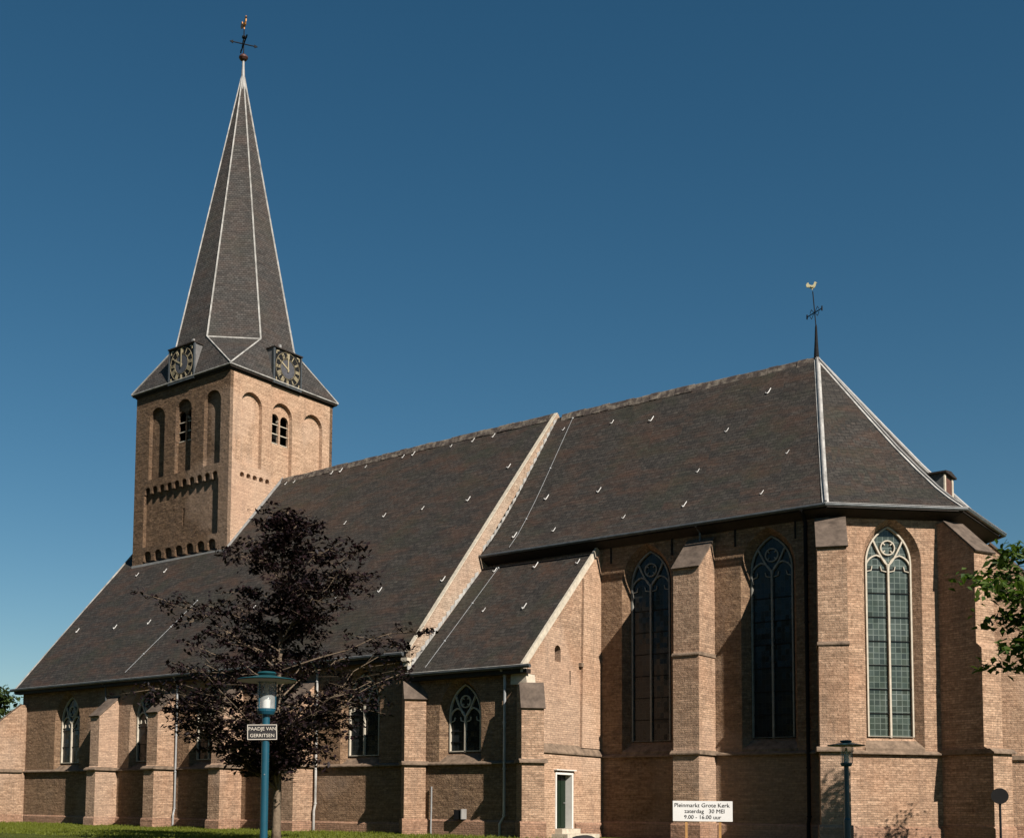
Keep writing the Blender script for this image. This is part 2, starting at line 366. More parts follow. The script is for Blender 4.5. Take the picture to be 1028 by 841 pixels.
# ---- buttress: profile in (projection, height); caps and ledges are slabs of their own
def buttress(base, d, t, t0, t1, prof, cap, ledges, plinth=None, brick='brick'):
    B0 = V(base); d = V(d).normalized(); t = V(t).normalized(); bm = bmesh.new(); prism(bm, prof, B0, d, Z, t, t0, t1)
    o = part('buttress', bm, brick)
    if cap:
        (p0, z0), (p1, z1) = cap; s = V((p1-p0, z1-z0)).normalized(); nrm = V((-s.y, s.x)); nrm = nrm if nrm.y > 0 else -nrm
        a = V((p0, z0))-s*.02; b = V((p1, z1))+s*.09
        bm = bmesh.new(); prism(bm, [tuple(a+nrm*.005), tuple(b+nrm*.005), tuple(b+nrm*.075), tuple(a+nrm*.075)], B0, d, Z, t, t0-.045, t1+.045); part('cap', bm, 'cap', o)
    for p, z, hgt, proj in ledges:
        bm = bmesh.new(); prism(bm, [(-.2, z), (p+proj, z), (p+proj, z+.05), (p-.04, z+hgt), (-.2, z+hgt)], B0, d, Z, t, t0-proj*.9, t1+proj*.9); part('ledge', bm, 'ledge', o)
    if plinth:
        p, z = plinth; bm = bmesh.new(); prism(bm, [(-.25, -.3), (p, -.3), (p, z-.05), (p-.07, z+.03), (-.25, z+.03)], B0, d, Z, t, t0-.07, t1+.07); part('plinth', bm, 'brick_red', o)
    return o
def ledge_run(O, U, N, s0, s1, z, hgt=.2, proj=.16, parent=church):
    bm = bmesh.new(); prism(bm, [(-.1, z), (proj, z), (proj, z+.045), (.005, z+hgt), (-.1, z+hgt)], V(O), V(N), Z, V(U), s0, s1); return part('string_course', bm, 'ledge', parent)
def plinth_run(O, U, N, s0, s1, z, proj=.09):
    bm = bmesh.new(); prism(bm, [(-.1, -.3), (proj, -.3), (proj, z-.03), (.01, z+.04), (-.1, z+.04)], V(O), V(N), Z, V(U), s0, s1); return part('plinth', bm, 'brick_red')

# ------------------------------------------------------------------ nave
bm = bmesh.new()
NW = [(4.32, .9), (10.9, .88), (15.62, .88), (20.35, .88), (25.7, .88)]
panel(bm, (0, 0, 0), X, SN, [(0, -.3), (XE, -.3), (XE, 7.62), (0, 7.62)], [hole(c, h, 3.28, 5.52, .36) for c, h in NW], .7)
part('nave_wall', bm, 'brick_old_dimmed')
for c, h in NW: window((0, 0, 0), X, SN, c, h, 3.28, 5.52, .36)
NY = 2*YR
bm = bmesh.new(); panel(bm, (0, NY, 0), -X, Y, [(-XE, -.3), (0, -.3), (0, 7.62), (-XE, 7.62)], [], .7); part('nave_wall', bm, 'brick')
bm = bmesh.new()
panel(bm, (.002, .703, 0), Y, -X, [(0, -.3), (NY-1.406, -.3), (NY-1.406, nave_z(.7)-.35), (YR-.703, nave_z(YR)-.35), (0, nave_z(.7)-.35)], [], .6)
part('west_gable', bm, 'brick')
ledge_run((0, 0, 0), X, SN, .05, XE, 2.82, .13); plinth_run((0, 0, 0), X, SN, 0, XE, .42)
# roof slopes
def slope_prism(bm, x0, x1, side=1):
    y0 = -.34; z0 = nave_z(y0)
    pts = [(y0, z0), (YR, nave_z(YR)), (YR, nave_z(YR)-.3), (y0, z0-.16)]
    if side < 0: pts = [(2*YR-y, z) for y, z in pts]
    prism(bm, pts, V((0, 0, 0)), Y, Z, X, x0, x1)
bm = bmesh.new(); slope_prism(bm, -.32, XE-.005); uneven(bm, .075, 14, 3.); nave_roof = part('nave_roof', bm, 'slate'); sharp(nave_roof)
bm = bmesh.new(); slope_prism(bm, -.32, XE-.005, -1); part('nave_roof', bm, 'slate')
# pale verge board on the west edge, ridge tiles, gutter
bm = bmesh.new()
for s in (1, -1):
    pts = [(-.36, nave_z(-.36)+.05), (YR, nave_z(YR)+.06), (YR, nave_z(YR)-.3), (-.36, nave_z(-.36)-.2)]
    if s < 0: pts = [(2*YR-y, z) for y, z in pts]
    prism(bm, pts, V((0, 0, 0)), Y, Z, X, -.40, -.322)
part('verge', bm, 'white_lead', nave_roof)
def ridge_tiles(x0, x1, z0, z1, sag=.0):
    bm = bmesh.new(); x = x0; i = 0
    while x < x1-.2:
        t = (x-x0)/(x1-x0); z = z0+(z1-z0)*t+rnd.uniform(-.02, .03); w = .17+rnd.uniform(-.015, .02)
        prism(bm, [(-w-.06, -.29), (-w*.5, .06), (0, .11), (w*.5, .06), (w+.06, -.29)], V((0, YR, z)), Y, Z, X, x+.005, min(x+.43, x1)); x += .44
    return bm
k = NT('mossy ridge tiles'); nn = k.noise(2.6, 6, .7); k.out(k.mix(k.ramp(nn, .45, .66), c4(.06, .045, .038), c4(.26, .22, .17)), .9); M['ridge'] = k.m
part('ridge_tiles', ridge_tiles(TX1, XE, nave_z(YR), nave_z(YR)+.1), 'ridge', nave_roof)
def gutter(name, path, r, mat, parent=church):
    bm = bmesh.new(); tube(bm, path, r, 8); return part(name, bm, mat, parent)
def fascia(pts, h0, h1, mat, inward=.12, name='fascia', parent=church): pass
gutter('gutter', [(-.6, -.43, HN-.08), (XE-.12, -.43, HN-.08)], .085, 'zinc', nave_roof)
bm = bmesh.new(); box(bm, (-.3, -.36, HN-.32), (XE-.02, -.003, HN-.18)); part('eaves_board', bm, 'wood_dark', nave_roof)
bm = bmesh.new(); tube(bm, [(-.3, -.50, HN-.02), (XE-.12, -.50, HN-.02)], .018, 6); part('gutter_lip', bm, 'pale_zinc', nave_roof)
# nave buttresses
PROF = [(-.3, -.3), (1.36, -.3), (1.36, 2.85), (1.2, 3.05), (1.2, 5.62), (.0, 6.62), (-.3, 6.62)]
def std(base, d, t, t0, t1): return buttress(base, d, t, t0, t1, PROF, ((0, 6.62), (1.2, 5.62)), [(1.36, 2.82, .16, .13)], (1.43, .42))
for x0, x1 in ((8.1, 8.84), (12.74, 13.52), (17.5, 18.3), (22.35, 23.06)): std((0, 0, 0), SN, X, x0, x1)
R2 = math.sqrt(.5)
std((0, 0, 0), (-R2, -R2, 0), (R2, -R2, 0), -.42, .42)
D45 = (R2, -R2, 0); T45 = (R2, R2, 0)
P6 = [(-.8, -.3), (1.02, -.3), (1.02, 2.85), (.95, 3.05), (.95, 5.55), (.45, 6.35), (-.8, 6.35)]
buttress((XE+.02, 0, 0), D45, T45, -.36, .52, P6, ((.45, 6.35), (.95, 5.55)), [(1.02, 2.82, .16, .13)], (1.09, .62))

# ---- east gable of the nave standing up between the roofs
bm = bmesh.new()
pts = [(-.02, -.3), (NY+.02, -.3), (NY+.02, nave_z(-.3)), (NY+.36, nave_z(-.36)-.35), (NY+.36, nave_z(-.36)+.12), (YR, nave_z(YR)+.14), (-.36, nave_z(-.36)+.12), (-.36, nave_z(-.36)-.35), (-.02, nave_z(-.3)-.7)]
panel(bm, (XE+.22, 0, 0), Y, X, [(y, z) for y, z in pts], [], .222); part('east_gable', bm, brick_mat('pale weathered gable brick', (.53, .43, .335), (.46, .36, .275), (.42, .34, .26), grime=.3))
bm = bmesh.new()
for s in (1, -1):
    q = [(-.40, nave_z(-.40)+.125), (YR, nave_z(YR)+.145), (YR, nave_z(YR)+.2), (-.40, nave_z(-.40)+.18)]
    if s < 0: q = [(2*YR-y, z) for y, z in q]
    prism(bm, q, V((0, 0, 0)), Y, Z, X, XE-.03, XE+.17)
coping = part('coping', bm, 'stone')
bm = bmesh.new(); box(bm, (XE-.06, -.62, nave_z(-.36)-.36), (XE+.27, -.36, nave_z(-.36)-.2)); box(bm, (XE-.03, -.52, nave_z(-.36)-.55), (XE+.25, -.34, nave_z(-.36)-.365)); part('kneeler', bm, 'stone')

# ------------------------------------------------------------------ choir and apse
C1 = V((XA+K*WQ, YD, 0)); C2 = V((XA+WQ, YR-K*WQ, 0)); C3 = V((XA+WQ, YR+K*WQ, 0)); C4 = V((XA+K*WQ, 2*YR-YD, 0))
WT = 12.22
bm = bmesh.new()
CW = [(36.75, .88), (41.92, .84)]
panel(bm, (0, YD, 0), X, SN, [(XE+.22, -.3), (C1.x, -.3), (C1.x, WT), (XE+.22, WT)], [hole(c, h, 3.88, 10.38, .45) for c, h in CW], .8)
part('choir_wall', bm, 'brick_old_dimmed')
for c, h in CW: window((0, YD, 0), X, SN, c, h, 3.88, 10.38, .45, 'glass', 'mullion_grey', name='choir_window')
FL = (C2-C1).length
for a, b, c in ((C1, C2, 2.53), (C2, C3, FL/2), (C3, C4, FL/2)):
    U = (b-a).normalized(); N = U.cross(Z)
    bm = bmesh.new(); panel(bm, a, U, N, [(0, -.3), (FL, -.3), (FL, WT), (0, WT)], [hole(c, .90, 3.88, 10.4, .34)], .8); part('apse_wall', bm, 'brick')
    window(a, U, N, c, .90, 3.88, 10.4, .34, 'glass_pale', name='apse_window')
    ledge_run(a, U, N, 0, FL, 3.24, .14); plinth_run(a, U, N, 0, FL, .55)
bm = bmesh.new(); panel(bm, (0, 2*YR-YD, 0), -X, Y, [(-C4.x, -.3), (-XE-.22, -.3), (-XE-.22, WT), (-C4.x, WT)], [], .8); part('choir_wall', bm, 'brick')
ledge_run((0, YD, 0), X, SN, XG, C1.x, 3.24, .14); plinth_run((0, YD, 0), X, SN, XG, C1.x, .6)
# roof: rings from eave to ridge, a little bell-cast
def ring(s, z):
    w = WE*s; x0 = XE+.225
    return [V((x0, YR-w, z)), V((XA+K*w, YR-w, z)), V((XA+w, YR-K*w, z)), V((XA+w, YR+K*w, z)), V((XA+K*w, YR+w, z)), V((x0, YR+w, z))]
PR = [(1.0, HC), (.92, HC+.46), (.84, HC+.98), (.72, HC+1.88), (.58, HC+2.99), (.4, HC+4.53), (.2, HC+6.26), (0.004, 20.36)]
bm = bmesh.new(); rings = [[bm.verts.new(p) for p in ring(s, z)] for s, z in PR]
for a, b in zip(rings, rings[1:]):
    for i in range(5): bm.faces.new((a[i], a[i+1], b[i+1], b[i]))
bm.faces.new(rings[-1]); und = [bm.verts.new(p) for p in ring(.97, HC-.06)]
for i in range(5): bm.faces.new((rings[0][i+1], rings[0][i], und[i], und[i+1]))
bm.faces.new(und[::-1]); bm.faces.new([r[0] for r in rings]+[und[0]]) ; bm.faces.new([r[5] for r in rings][::-1]+[und[5]])
uneven(bm, .06, 8, 9.); choir_roof = part('choir_roof', bm, 'slate'); sharp(choir_roof)
part('ridge_tiles', ridge_tiles(XE+.5, XA-.1, 20.42, 20.33), 'ridge', choir_roof)
# soffit box with dark boards, gutter
bm = bmesh.new(); o_ = ring(.985, HC-.075); i_ = ring((WQ-.02)/WE, HC-.075); lo = ring((WQ-.02)/WE, HC-.4); fo = ring(.985, HC-.17)
for i in range(5):
    q = [bm.verts.new(p) for p in (o_[i], o_[i+1], i_[i+1], i_[i], fo[i], fo[i+1], lo[i+1], lo[i])]
    for f in ((0, 1, 2, 3), (0, 4, 5, 1), (4, 7, 6, 5), (3, 2, 6, 7)): bm.faces.new([q[j] for j in f])
part('eaves_board', bm, 'wood_dark', choir_roof)
g = ring(1.012, HC-.07); gutter('gutter', g, .075, 'zinc', choir_roof)
bm = bmesh.new(); g2 = ring(1.024, HC-.02); tube(bm, g2[1:5], .014, 6); part('gutter_lip', bm, 'lead', choir_roof)
# hips in pale lead, two rolls each
for i in (1, 2, 3, 4):
    bm = bmesh.new(); side = [(-.13, .03), (.13, .03)]
    for sg in (-1, 1):
        p = [ring(s, z)[i] for s, z in PR]
        j = i+sg if sg > 0 else i-1
        nb = [ring(s, z)[j] for s, z in PR]
        line = []
        for q, b in zip(p, nb):
            d = (b-q); d = d.normalized() if d.length > 1e-6 else V((0, 0, 0)); line.append((q, q+d*.13))
        for (a0, a1), (b0, b1) in zip(line, line[1:]):
            u = V((0, 0, .045)); vs = [bm.verts.new(x+u) for x in (a0, a1, b1, b0)]+[bm.verts.new(x-u) for x in (a0, a1, b1, b0)]
            for f in ((0, 1, 2, 3), (0, 1, 5, 4), (1, 2, 6, 5), (2, 3, 7, 6), (3, 0, 4, 7)): bm.faces.new([vs[m] for m in f])
    part('hip_lead', bm, 'white_lead', choir_roof)
    bm = bmesh.new(); tube(bm, [ring(s, z)[i]+V((0, 0, .06)) for s, z in PR], .05, 6); part('hip_roll', bm, 'lead', choir_roof)
# choir weathervane
bm = bmesh.new(); B0 = V((XA-.02, YR, 20.35))
lathe(bm, [(.12, -.1), (.10, .3), (.07, .8), (.045, 1.4), (.03, 1.5), (0, 1.5)], B0, 10); tube(bm, [B0+Z*1.4, B0+Z*3.0+V((-.12, 0, 0))], .022, 6)
C_ = B0+Z*2.05+V((-.06, 0, 0)); ax = V((.6, -.8, -.0))*.0+V((.8, -.5, 0)).normalized()
tube(bm, [C_-ax*.5, C_+ax*.5], .025, 6)
for q in (-1, 1):
    tube(bm, [C_+ax*q*.5-Z*.1, C_+ax*q*.5+Z*.1], .03, 6)
    for z in (-.13, .13): tube(bm, [C_+ax*q*.06+Z*z*.3, C_+ax*q*.2+Z*z*1.6, C_+ax*q*.3+Z*z*.5], .014, 5)
vane = part('weathervane', bm, 'black'); vane['label'] = 'slender iron cross with a gilt cock above the choir'
def rooster(P, s, mat, parent, ang):
    """flat cut metal cock with real thickness"""
    pts = [(-.50, -.02), (-.56, .18), (-.46, .36), (-.34, .40), (-.30, .24), (-.12, .12), (.08, .14), (.16, .34), (.22, .46), (.26, .42), (.32, .44), (.34, .36), (.44, .32), (.33, .27), (.31, .08), (.22, -.10), (.04, -.18), (.03, -.32), (-.03, -.32), (-.05, -.18), (-.22, -.12), (-.34, -.02), (-.42, -.06)]
    bm = bmesh.new(); A = V((math.cos(ang), math.sin(ang), 0)); E = A.cross(Z)
    prism(bm, [(a*s, b*s) for a, b in pts], V(P), A, Z, E, -.03, .03)
    prism(bm, [(a*s*.6-.02*s, b*s*.55) for a, b in ((-.3, -.08), (-.2, .12), (.2, .14), (.36, .0), (.2, -.18), (-.1, -.2))], V(P), A, Z, E, -.08, .08)
    return part('weathercock', bm, mat, parent)
rooster(B0+Z*3.22+V((-.14, 0, 0)), .46, 'gold', vane, .5)
# dormer on the east slope
bm = bmesh.new(); box(bm, (44.2, 9.9, 12.7), (47.0, 11.1, 14.3)); dm = part('dormer', bm, 'lead'); dm['label'] = 'small lead clad dormer behind the apse hip'
dm.data.materials[0] = plain('dark dormer cladding', (.10, .10, .095), .7, 0, .3, .4, 5)
bm = bmesh.new(); prism(bm, [(9.78, 14.34), (10.5, 14.44), (11.24, 14.34), (11.24, 14.27), (9.78, 14.27)], V((0, 0, 0)), Y, Z, X, 44.6, 47.14); part('dormer_roof', bm, 'wood_dark', dm)
bm = bmesh.new(); box(bm, (47.003, 10.1, 13.0), (47.03, 10.9, 14.15)); part('dormer_window', bm, plain('red brown shutter', (.13, .055, .035), .6), dm)
for a, b in (((9.9, 12.8), (10.1, 14.28)), ((10.9, 12.8), (11.1, 14.28))):
    bm = bmesh.new(); box(bm, (47.003, a[0]+.01, a[1]), (47.05, b[0]-.01, b[1]-.03)); part('dormer_jamb', bm, 'stone', dm)
# choir buttresses
PB = [(-.3, -.3), (1.46, -.3), (1.46, 3.3), (1.42, 3.5), (1.42, 7.05), (1.36, 7.25), (1.36, 10.5), (.0, 11.8), (-.3, 11.8)]
buttress((0, YD, 0), SN, X, 38.66, 39.74, PB, ((0, 11.8), (1.36, 10.5)), [(1.46, 3.24, .17, .1), (1.42, 7.05, .13, .05)], (1.55, .6))
def dirn(a): return V((math.cos(a), math.sin(a), 0)), V((-math.sin(a), math.cos(a), 0))
PA = [(-.4, -.3), (1.5, -.3), (1.5, 3.3), (1.40, 3.5), (1.40, 7.05), (1.34, 7.25), (1.34, 10.62), (.06, 11.9), (-.4, 11.9)]
for c, a, t0, t1 in ((C1, -67.5, -.34, .66), (C2, -22.5, -.5, .52), (C3, 22.5, -.5, .5), (C4, 67.5, -.5, .5)):
    d, t = dirn(math.radians(a)); p2 = [(p*((1.27 if z < 3.4 else 1.11 if z < 7.1 else 1.0) if a == -22.5 and p > 1 else 1), z) for p, z in PA]
    buttress(c, d, t, t0, t1, p2, ((.06, 11.9), (1.34, 10.62)), [(p2[2][0], 3.24, .18, .13)]+([(1.40, 7.05, .13, .05)] if a == -67.5 else []), (p2[1][0]+.08, .62))

# ------------------------------------------------------------------ annex between nave and choir
XGF = XG-.45; AZ = 6.55; AS = .985
def annex_z(y): return 6.58+(y+.6)*AS
bm = bmesh.new(); aw = (31.3, .8)
panel(bm, (0, YA, 0), X, SN, [(XE+.23, -.3), (XGF, -.3), (XGF, AZ), (XE+.23, AZ)], [hole(*aw, 3.34, 4.85, .42)], .6); part('annex_wall', bm, 'brick_old_dimmed')
window((0, YA, 0), X, SN, *aw, 3.34, 4.85, .42, bars=.42, name='annex_window')
ledge_run((0, YA, 0), X, SN, XE+.5, XGF, 2.82, .13); plinth_run((0, YA, 0), X, SN, XE+.5, XGF, .6)
# gable wall with door opening, niche, slit
bm = bmesh.new()
Yp = [(YA, -.3), (YD-.003, -.3), (YD-.003, annex_z(YD)+.16), (YA, annex_z(YA)+.16)]
G = [(YA+.603, -.3), (YD-.003, -.3), (YD-.003, annex_z(YD)-.21), (YA+.603, annex_z(YA+.603)-.21)]
G = [(YA, -.3), (YD-.003, -.3), (YD-.003, annex_z(YD)-.21), (YA, annex_z(YA)-.21)]
door = [(1.46, .32), (2.72, .32), (2.72, 2.5), (1.46, 2.5)]
nic = rarch(1.89, .22, 6.95, 7.4, 8); slit = [(2.77, 6.1), (2.87, 6.1), (2.87, 6.68), (2.77, 6.68)]
panel(bm, (XGF+.45, 0, 0), Y, X, G, [(door, door, .3), (nic, nic, .3), (slit, slit, .3)], .449); gable = part('annex_gable', bm, 'brick')
bm = bmesh.new(); box(bm, (XGF+.02, 1.2, .1), (XGF+.06, 3.1, 2.7)); box(bm, (XGF+.02, 1.5, 5.9), (XGF+.06, 3.1, 8)); part('backing', bm, 'dark', gable)
# wall strip, lower thickening with sloped weathering, coping
bm = bmesh.new(); prism(bm, [(3.55, 3.6), (YD-.004, 3.6), (YD-.004, annex_z(YD)-.25), (3.72, annex_z(3.72)-.25)], V((0, 0, 0)), Y, Z, X, XGF+.448, XGF+.56); part('pilaster', bm, 'panel')
bm = bmesh.new(); box(bm, (XGF+.452, 3.46, 6.9), (XGF+.6, 3.62, 7.06)); part('pilaster_corbel', bm, 'ledge')
def low(bm, y0, y1): prism(bm, [(.2, -.3), (.62, -.3), (.62, 3.3), (.45, 3.34), (.2, 3.34)], V((XGF, 0, 0)), X, Z, Y, y0, y1)
bm = bmesh.new(); low(bm, .3, 1.455); low(bm, 2.725, YD-.004); box(bm, (XGF+.2, 1.455, 2.5), (XGF+.62, 2.725, 3.335)); part('annex_lower_wall', bm, 'panel')
bm = bmesh.new(); prism(bm, [(.46, 3.30), (.7, 3.28), (.7, 3.34), (.452, 3.66)], V((XGF, 0, 0)), X, Z, Y, .42, YD-.006); part('string_course', bm, 'ledge')
bm = bmesh.new(); prism(bm, [(.3, -.3), (.69, -.3), (.69, .5), (.62, .58), (.3, .58)], V((XGF, 0, 0)), X, Z, Y, 2.9, YD-.006); part('plinth', bm, 'brick_red')
bm = bmesh.new(); prism(bm, [(-.62, annex_z(-.62)-.25), (YD+.06, annex_z(YD+.06)-.25), (YD+.06, annex_z(YD+.06)+.09), (-.62, annex_z(-.62)+.09)], V((0, 0, 0)), Y, Z, X, XGF+.37, XGF+.475); part('coping', bm, 'stone')
# door
bm = bmesh.new()
for y0, y1, z0, z1 in ((1.44, 1.52, .34, 2.46), (2.64, 2.74, .34, 2.46), (1.44, 2.74, 2.4601, 2.54)): box(bm, (XGF+.3, y0, z0), (XGF+.66, y1, z1))
box(bm, (XGF+.3, 1.36, 2.62), (XGF+.76, 2.84, 2.66))
dr = part('door', bm, 'white'); dr['label'] = 'narrow green door in a white frame in the annex'
bm = bmesh.new(); box(bm, (XGF+.25, 1.52, .36), (XGF+.36, 2.62, 2.46))
for y in (1.75, 2.0, 2.25): box(bm, (XGF+.355, y, .38), (XGF+.372, y+.03, 2.44))
part('door_leaf', bm, 'green', dr)
bm = bmesh.new(); tube(bm, [(XGF+.37, 2.5, 1.35), (XGF+.42, 2.5, 1.35), (XGF+.42, 2.38, 1.35)], .015, 6); part('handle', bm, 'lead', dr)
bm = bmesh.new(); box(bm, (XGF+.3, 1.45, .14), (XGF+.95, 2.8, .335)); box(bm, (XGF+.3, 1.2, -.2), (XGF+1.35, 3.6, .137)); part('door_step', bm, 'stone')
# corner buttress with a steep mossy cap
P7 = [(-.9, -.3), (.72, -.3), (.72, 2.85), (.62, 3.05), (.62, 4.95), (.28, 5.85), (-.9, 5.85)]
buttress((XG+.1, YA+.02, 0), D45, T45, -.44, .42, P7, ((.28, 5.85), (.62, 4.95)), [(.72, 2.82, .16, .13)], (.79, .6))
bm = bmesh.new(); prism(bm, [(-.25, 5.88), (.5, 5.88), (.42, 6.5), (-.25, 6.5)], V((XGF, 0, 0)), X, Z, Y, YA-.12, YA+.5); part('kneeler', bm, 'stone')
# annex roof
bm = bmesh.new(); ye = 4.78
prism(bm, [(-.6, annex_z(-.6)), (ye, annex_z(ye)), (ye, annex_z(ye)-.2), (-.6, annex_z(-.6)-.12)], V((0, 0, 0)), Y, Z, X, XE+.225, XGF+.366); uneven(bm, .05, 8, 5.); annex_roof = part('annex_roof', bm, 'slate'); sharp(annex_roof)
gutter('gutter', [(XE+.3, -.69, annex_z(-.6)-.06), (XGF+.85, -.69, annex_z(-.6)-.06)], .08, 'zinc', annex_roof)
bm = bmesh.new(); tube(bm, [(XE+.3, -.75, annex_z(-.6)+.0), (XGF+.85, -.75, annex_z(-.6)+.0)], .022, 6); part('gutter_lip', bm, 'white_lead', annex_roof)
bm = bmesh.new(); box(bm, (XE+.46, -.60, annex_z(-.6)-.3), (XGF+.6, YA-.003, annex_z(-.6)-.14)); part('eaves_board', bm, 'wood_dark', annex_roof)
# stepped pale flashing where the lower roofs meet the nave gable
def choir_z(y):
    s = (YR-y)/WE
    for (s0, z0), (s1, z1) in zip(PR, PR[1:]):
        if s1 <= s <= s0: return z0+(z1-z0)*(s0-s)/(s0-s1)
    return HC
bm = bmesh.new(); y = -.55
while y < 4.3:
    z = annex_z(y+.1); prism(bm, [(y, z-.06), (y+.27, z+.2), (y+.27, z+.36), (y, z+.22)], V((0, 0, 0)), Y, Z, X, XE+.222, XE+.245); y += .29
part('flashing', bm, 'white_lead', annex_roof); bm = bmesh.new(); y = 4.7
while y < 10.6:
    z = choir_z(y+.1); prism(bm, [(y, z-.05), (y+.26, z+.25), (y+.26, z+.36), (y, z+.2)], V((0, 0, 0)), Y, Z, X, XE+.222, XE+.245); y += .29
part('flashing', bm, 'white_lead', choir_roof)

# ------------------------------------------------------------------ roof hooks and lightning conductors
hooks = {nave_roof: ([(16.5, 10.4), (19.1, 10.5), (19.8, 10.5), (22.4, 10.5), (23.8, 10.5), (25.1, 10.5), (13.8, 10.5), (14.5, 10.5), (10.1, 10.5), (10.8, 10.5), (21.0, 6.8), (23.5, 6.8), (26.3, 6.8), (28.0, 2.7), (24.4, 2.6), (21.7, 2.6), (18.3, 6.8), (16.0, 2.7), (15.1, 6.9), (1.0, 2.7), (4.7, 2.6), (7.7, 2.6), (16.8, .1), (13.3, 2.6), (2.3, 5.9), (5.0, 5.8), (27.6, 8.3)], nave_z),
         choir_roof: ([(29.5, 10.2), (30.6, 7.0), (33.4, 6.9), (35.5, 5.4), (32.1, 5.3), (30.0, 5.3), (32.3, 10.0), (38.2, 5.5), (41.5, 5.5), (34.5, 9.7), (38.1, 7.0), (40.0, 9.8), (38.7, 8.5), (41.9, 7.1)], choir_z),
         annex_roof: ([(31.8, 4.3), (34.0, 4.2), (29.6, 4.4), (32.7, 2.1), (30.6, 2.2)], annex_z)}
bm = bmesh.new()
tube(bm, [(-.16, .10, .16), (-.05, .0, .05), (.0, -.04, .04), (.05, .03, .10), (.15, .2, .40)], .028, 5); tube(bm, [(0, -.04, .03), (0, .1, .1)], .035, 5)
hook = link('roof_hook', bm, plain('white roof hook', (.8, .78, .74), .5), None); first = True
for par, (lst, zf) in hooks.items():
    for x, y in lst:
        o = hook if first else hook.copy()
        if not first: COL.objects.link(o)
        first = False; o.parent = par; o.location = (x, y, zf(y)+.03); s = rnd.uniform(.4, .7); o.scale = (s, s, s); o.rotation_euler = (0, 0, rnd.uniform(-.25, .2))
def conductor(path, par, zf):
    bm = bmesh.new(); pts = []
    for (x0, y0), (x1, y1) in zip(path, path[1:]):
        for t in [i/8 for i in range(8)]+([1] if (x1, y1) == path[-1] else []):
            x, y = x0+(x1-x0)*t, y0+(y1-y0)*t; pts.append((x, y, zf(y)+.05))
    tube(bm, pts, .011, 5)
    for p in pts[::3]: lathe(bm, [(0, -.05), (.05, -.02), (.05, .02), (0, .05)], p, 6)
    part('lightning_conductor', bm, 'pale_zinc', par)
conductor([(29.75, 10.7), (30.2, 4.7)], choir_roof, choir_z); conductor([(29.7, 4.6), (29.6, -.4)], annex_roof, annex_z)
conductor([(10.6, 3.6), (9.26, 0)], nave_roof, nave_z)

# ------------------------------------------------------------------ rainwater pipes on the walls
def pipe(pts, r, mat, name='downpipe', brackets=True):
    bm = bmesh.new(); tube(bm, pts, r, 8)
    if brackets:
        x, y = pts[-3][0], pts[-3][1]
        z = pts[-3][2]
        top = pts[1][2]
        while z < top:
            lathe(bm, [(r, 0), (r+.02, 0), (r+.02, .06), (r, .06)], (x, y, z), 8); z += 1.8
    return part(name, bm, mat)
pipe([(13.66, -.43, 7.45), (13.66, -.14, 7.0), (13.66, -.14, .9), (13.66, -.22, .6), (13.66, -.22, 0)], .05, 'pale_zinc')
pipe([(23.24, -.43, 7.45), (23.24, -.14, 7.0), (23.24, -.14, 1.2), (23.24, -.22, .9), (23.24, -.22, 0)], .055, 'white_lead')
pipe([(33.55, -.69, 6.5), (33.55, YA-.12, 6.25), (33.55, YA-.12, .8), (33.4, YA-.2, .5), (33.4, YA-.2, -.1)], .055, 'pale_zinc')
pipe([(43.45, YD-.5, 12.3), (43.45, YD-.12, 11.9), (43.45, YD-.12, .9), (43.45, YD-.2, .7), (43.45, YD-.2, -.1)], .075, 'black')
pipe([(7.9, -.43, 7.45), (7.9, -.2, 7.2), (7.9, -.12, 6.2), (7.9, -.12, 5.9), (7.9, -.12, 5.6)], .045, 'zinc', brackets=False)
pipe([(39.2, YD-.5, 12.3), (39.2, YD-.15, 12.1), (39.2, YD-.12, 11.9), (39.2, YD-.12, 11.75), (39.2, YD-.12, 11.7)], .05, 'zinc', brackets=False)
pipe([(29.95, YA-.1, 1.95), (29.95, YA-.1, 1.5), (29.95, YA-.1, 1.0), (29.95, YA-.12, .4), (29.95, YA-.12, -.1)], .035, 'pale_zinc', 'vent_pipe', False)
bm = bmesh.new(); box(bm, (31.25, YA-.3, .66), (31.62, YA-.003, 1.02)); wb = part('wall_box', bm, 'black'); bm = bmesh.new(); box(bm, (31.62, YA-.34, .66), (31.66, YA-.003, 1.06)); part('box_edge', bm, 'lead', wb)
# iron wall anchors high on the choir wall
for x in (35.1, 37.9, 40.6, 43.0):
    bm = bmesh.new(); box(bm, (x, YD-.05, 11.35), (x+.05, YD-.003, 12.05)); part('wall_anchor', bm, 'black')

